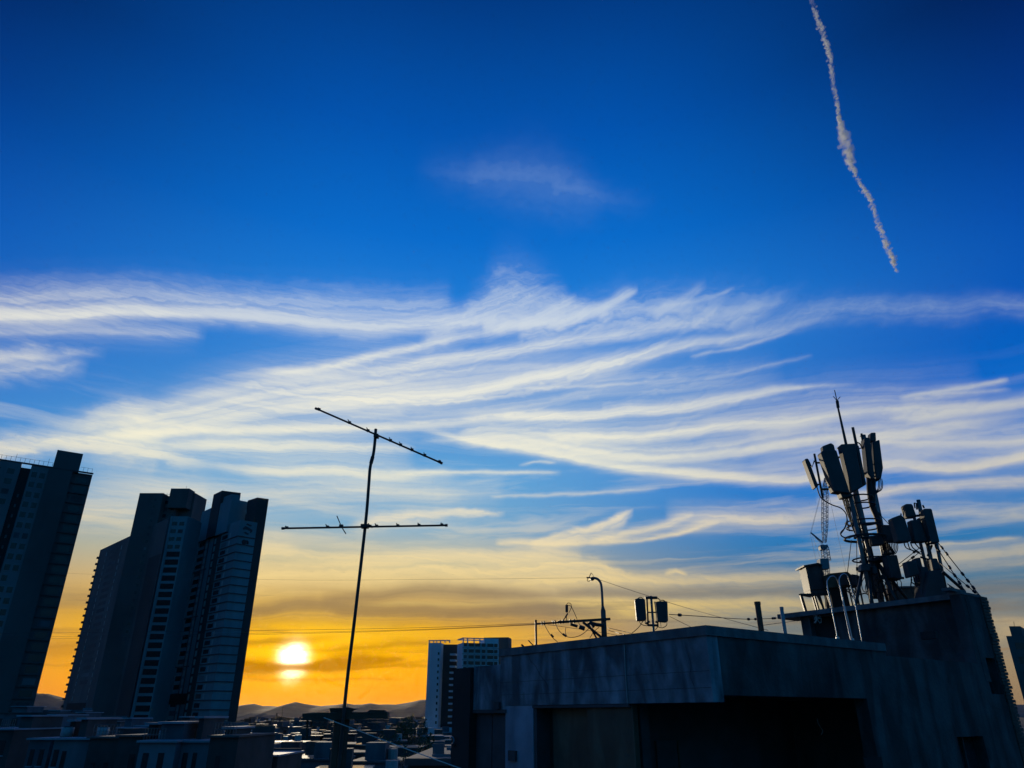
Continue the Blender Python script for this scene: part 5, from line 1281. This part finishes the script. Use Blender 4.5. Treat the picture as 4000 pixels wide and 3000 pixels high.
# ================================================================== lamp on the pier and small pale frame below it
lp = thing('wall_lamp', 'small pale curved wall lamp on the black pier', 'lamp', FLf.pt(sP1 + .05, FLf.Z(1785, 2885), .1))
obj('arm', tube(NB(), curve([FLf.pt(*FLf.hit(*q_), .16) for q_ in ((1782, 2884), (1790, 2878), (1796, 2886), (1795, 2900), (1790, 2906))], 5), .016, 8), 'lightwall', lp, True)
obj('mount', box(NB(), FLf.pt(*FLf.hit(1789, 2908), .12), .05, .08, .05), 'blacksteel', lp)
pf = thing('roof_frame', 'pale painted frame on a lower roof left of the black pier', 'frame', P(1730, 3010, 26))
for pts in (((1688, 2951), (1770, 2951)), ((1766, 2925), (1762, 3040)), ((1745, 2925), (1768, 2925))): obj('bar', ptube(NB(), pts, 26, .06, 4), 'villal', pf)
obj('board', prism(NB(), [(1690, 2905), (1735, 2905), (1735, 2945), (1690, 2945)], 26.3, .05), 'villa', pf)
hs = thing('city_house', 'nearest flat roof left of the black pier, carrying the pale frame', 'house', P(1720, 3010, 27))
a_ = P(1640, 2990, 25); box_t = a_.z
b = NB(); box(b, Vector((a_.x + 2.2, 29, box_t / 2)), 5, 8, box_t); obj('wall', b, 'villad', hs)
b = NB(); box(b, Vector((a_.x + 2.2, 29, box_t + .1)), 5.3, 8.3, .2); obj('roof', b, 'roofd', hs)

# ================================================================== contrail high above
ALT = 9000.0
cpts = [(1730, -90, 1.0), (1742, -40, 1), (1752, 0, 1), (1766, 40, .9), (1776, 68, 1), (1788, 105, 1.15), (1795, 140, 1), (1800, 180, .9), (1808, 225, .85), (1813, 258, 1.0), (1818, 285, 1.8), (1828, 312, 2.1), (1834, 340, 1.7), (1842, 362, 1.0), (1855, 392, .75), (1868, 412, .8), (1880, 432, .95), (1890, 462, .85), (1898, 485, 1.0), (1910, 515, 1.0), (1922, 545, 1.05), (1930, 565, .9), (1938, 588, .5)]
rq = random.Random(9); path = []
for x, y, w in cpts:
    a_, e_ = ray(x * K, y * K); Y = ALT / e_; path.append((P(x * K, y * K, Y), w, Y))
b = NB(); N = 1000
for i in range(N):
    t = i / (N - 1) * (len(path) - 1); k = min(int(t), len(path) - 2); f_ = t - k
    c_ = path[k][0].lerp(path[k + 1][0], f_); w = path[k][1] * (1 - f_) + path[k + 1][1] * f_; Y = path[k][2]
    pxm = Y * 1.15 / 2800 * K              # metres per control pixel there
    lum = .7 + .3 * math.sin(i * .23) * math.sin(i * .071 + 1)
    rad = pxm * 6.2 * w * 1.05 * rq.uniform(.4, .9) * lum
    lum = max(lum, .75); off = Vector((rq.gauss(0, .8), rq.gauss(0, 1) * 1.5, rq.gauss(0, 1))) * pxm * 2.7 * w
    m_ = Matrix.Translation(c_ + off) @ Matrix.Diagonal((rad * rq.uniform(.8, 1.4), rad * rq.uniform(.8, 1.5), rad * rq.uniform(.8, 1.3), 1))
    bmesh.ops.create_icosphere(b, subdivisions=1, radius=1, matrix=m_)
for v in b.verts: v.co += Vector((rq.uniform(-1, 1), rq.uniform(-1, 1), rq.uniform(-1, 1))) * 6
cm = bpy.data.materials.new('ice_vapour'); cm.use_nodes = True; t_ = cm.node_tree
for n in list(t_.nodes): t_.nodes.remove(n)
oo = t_.nodes.new('ShaderNodeOutputMaterial'); mx = t_.nodes.new('ShaderNodeMixShader'); tr = t_.nodes.new('ShaderNodeBsdfTransparent')
ad = t_.nodes.new('ShaderNodeMixShader'); df = t_.nodes.new('ShaderNodeBsdfDiffuse'); tl = t_.nodes.new('ShaderNodeBsdfTranslucent')
df.inputs[0].default_value = (.92, .98, 1, 1); tl.inputs[0].default_value = (.92, .98, 1, 1); ad.inputs[0].default_value = .6
gp = t_.nodes.new('ShaderNodeNewGeometry'); nz = t_.nodes.new('ShaderNodeTexNoise'); nz.inputs['Scale'].default_value = .0035; nz.inputs['Detail'].default_value = 5
mr_ = t_.nodes.new('ShaderNodeMapRange'); mr_.inputs[1].default_value = .35; mr_.inputs[2].default_value = .7; mr_.inputs[3].default_value = .02; mr_.inputs[4].default_value = .3
t_.links.new(gp.outputs['Position'], nz.inputs['Vector']); t_.links.new(nz.outputs[0], mr_.inputs[0]); t_.links.new(mr_.outputs[0], mx.inputs[0])
t_.links.new(tr.outputs[0], mx.inputs[1]); t_.links.new(ad.outputs[0], mx.inputs[2]); t_.links.new(df.outputs[0], ad.inputs[1]); t_.links.new(tl.outputs[0], ad.inputs[2]); t_.links.new(mx.outputs[0], oo.inputs[0])
M['vapour'] = cm
tag(obj('contrail', b, 'vapour', None, True), 'white puffy contrail slanting down through the upper right sky', 'contrail')

# ================================================================== haze
b = NB(); box(b, Vector((0, 11000, 189)), 50400, 28400, 382)
hm = bpy.data.materials.new('evening_air'); hm.use_nodes = True; t_ = hm.node_tree
for n in list(t_.nodes): t_.nodes.remove(n)
oo = t_.nodes.new('ShaderNodeOutputMaterial'); pv = t_.nodes.new('ShaderNodeVolumePrincipled')
pv.inputs['Color'].default_value = (.95, .74, .42, 1); pv.inputs['Density'].default_value = 0.16e-5; pv.inputs['Anisotropy'].default_value = .7
t_.links.new(pv.outputs[0], oo.inputs['Volume']); M['air'] = hm
hz = obj('haze', b, 'air'); hz['kind'] = 'stuff'; hz['label'] = 'thin evening haze over the whole city'; hz['category'] = 'haze'
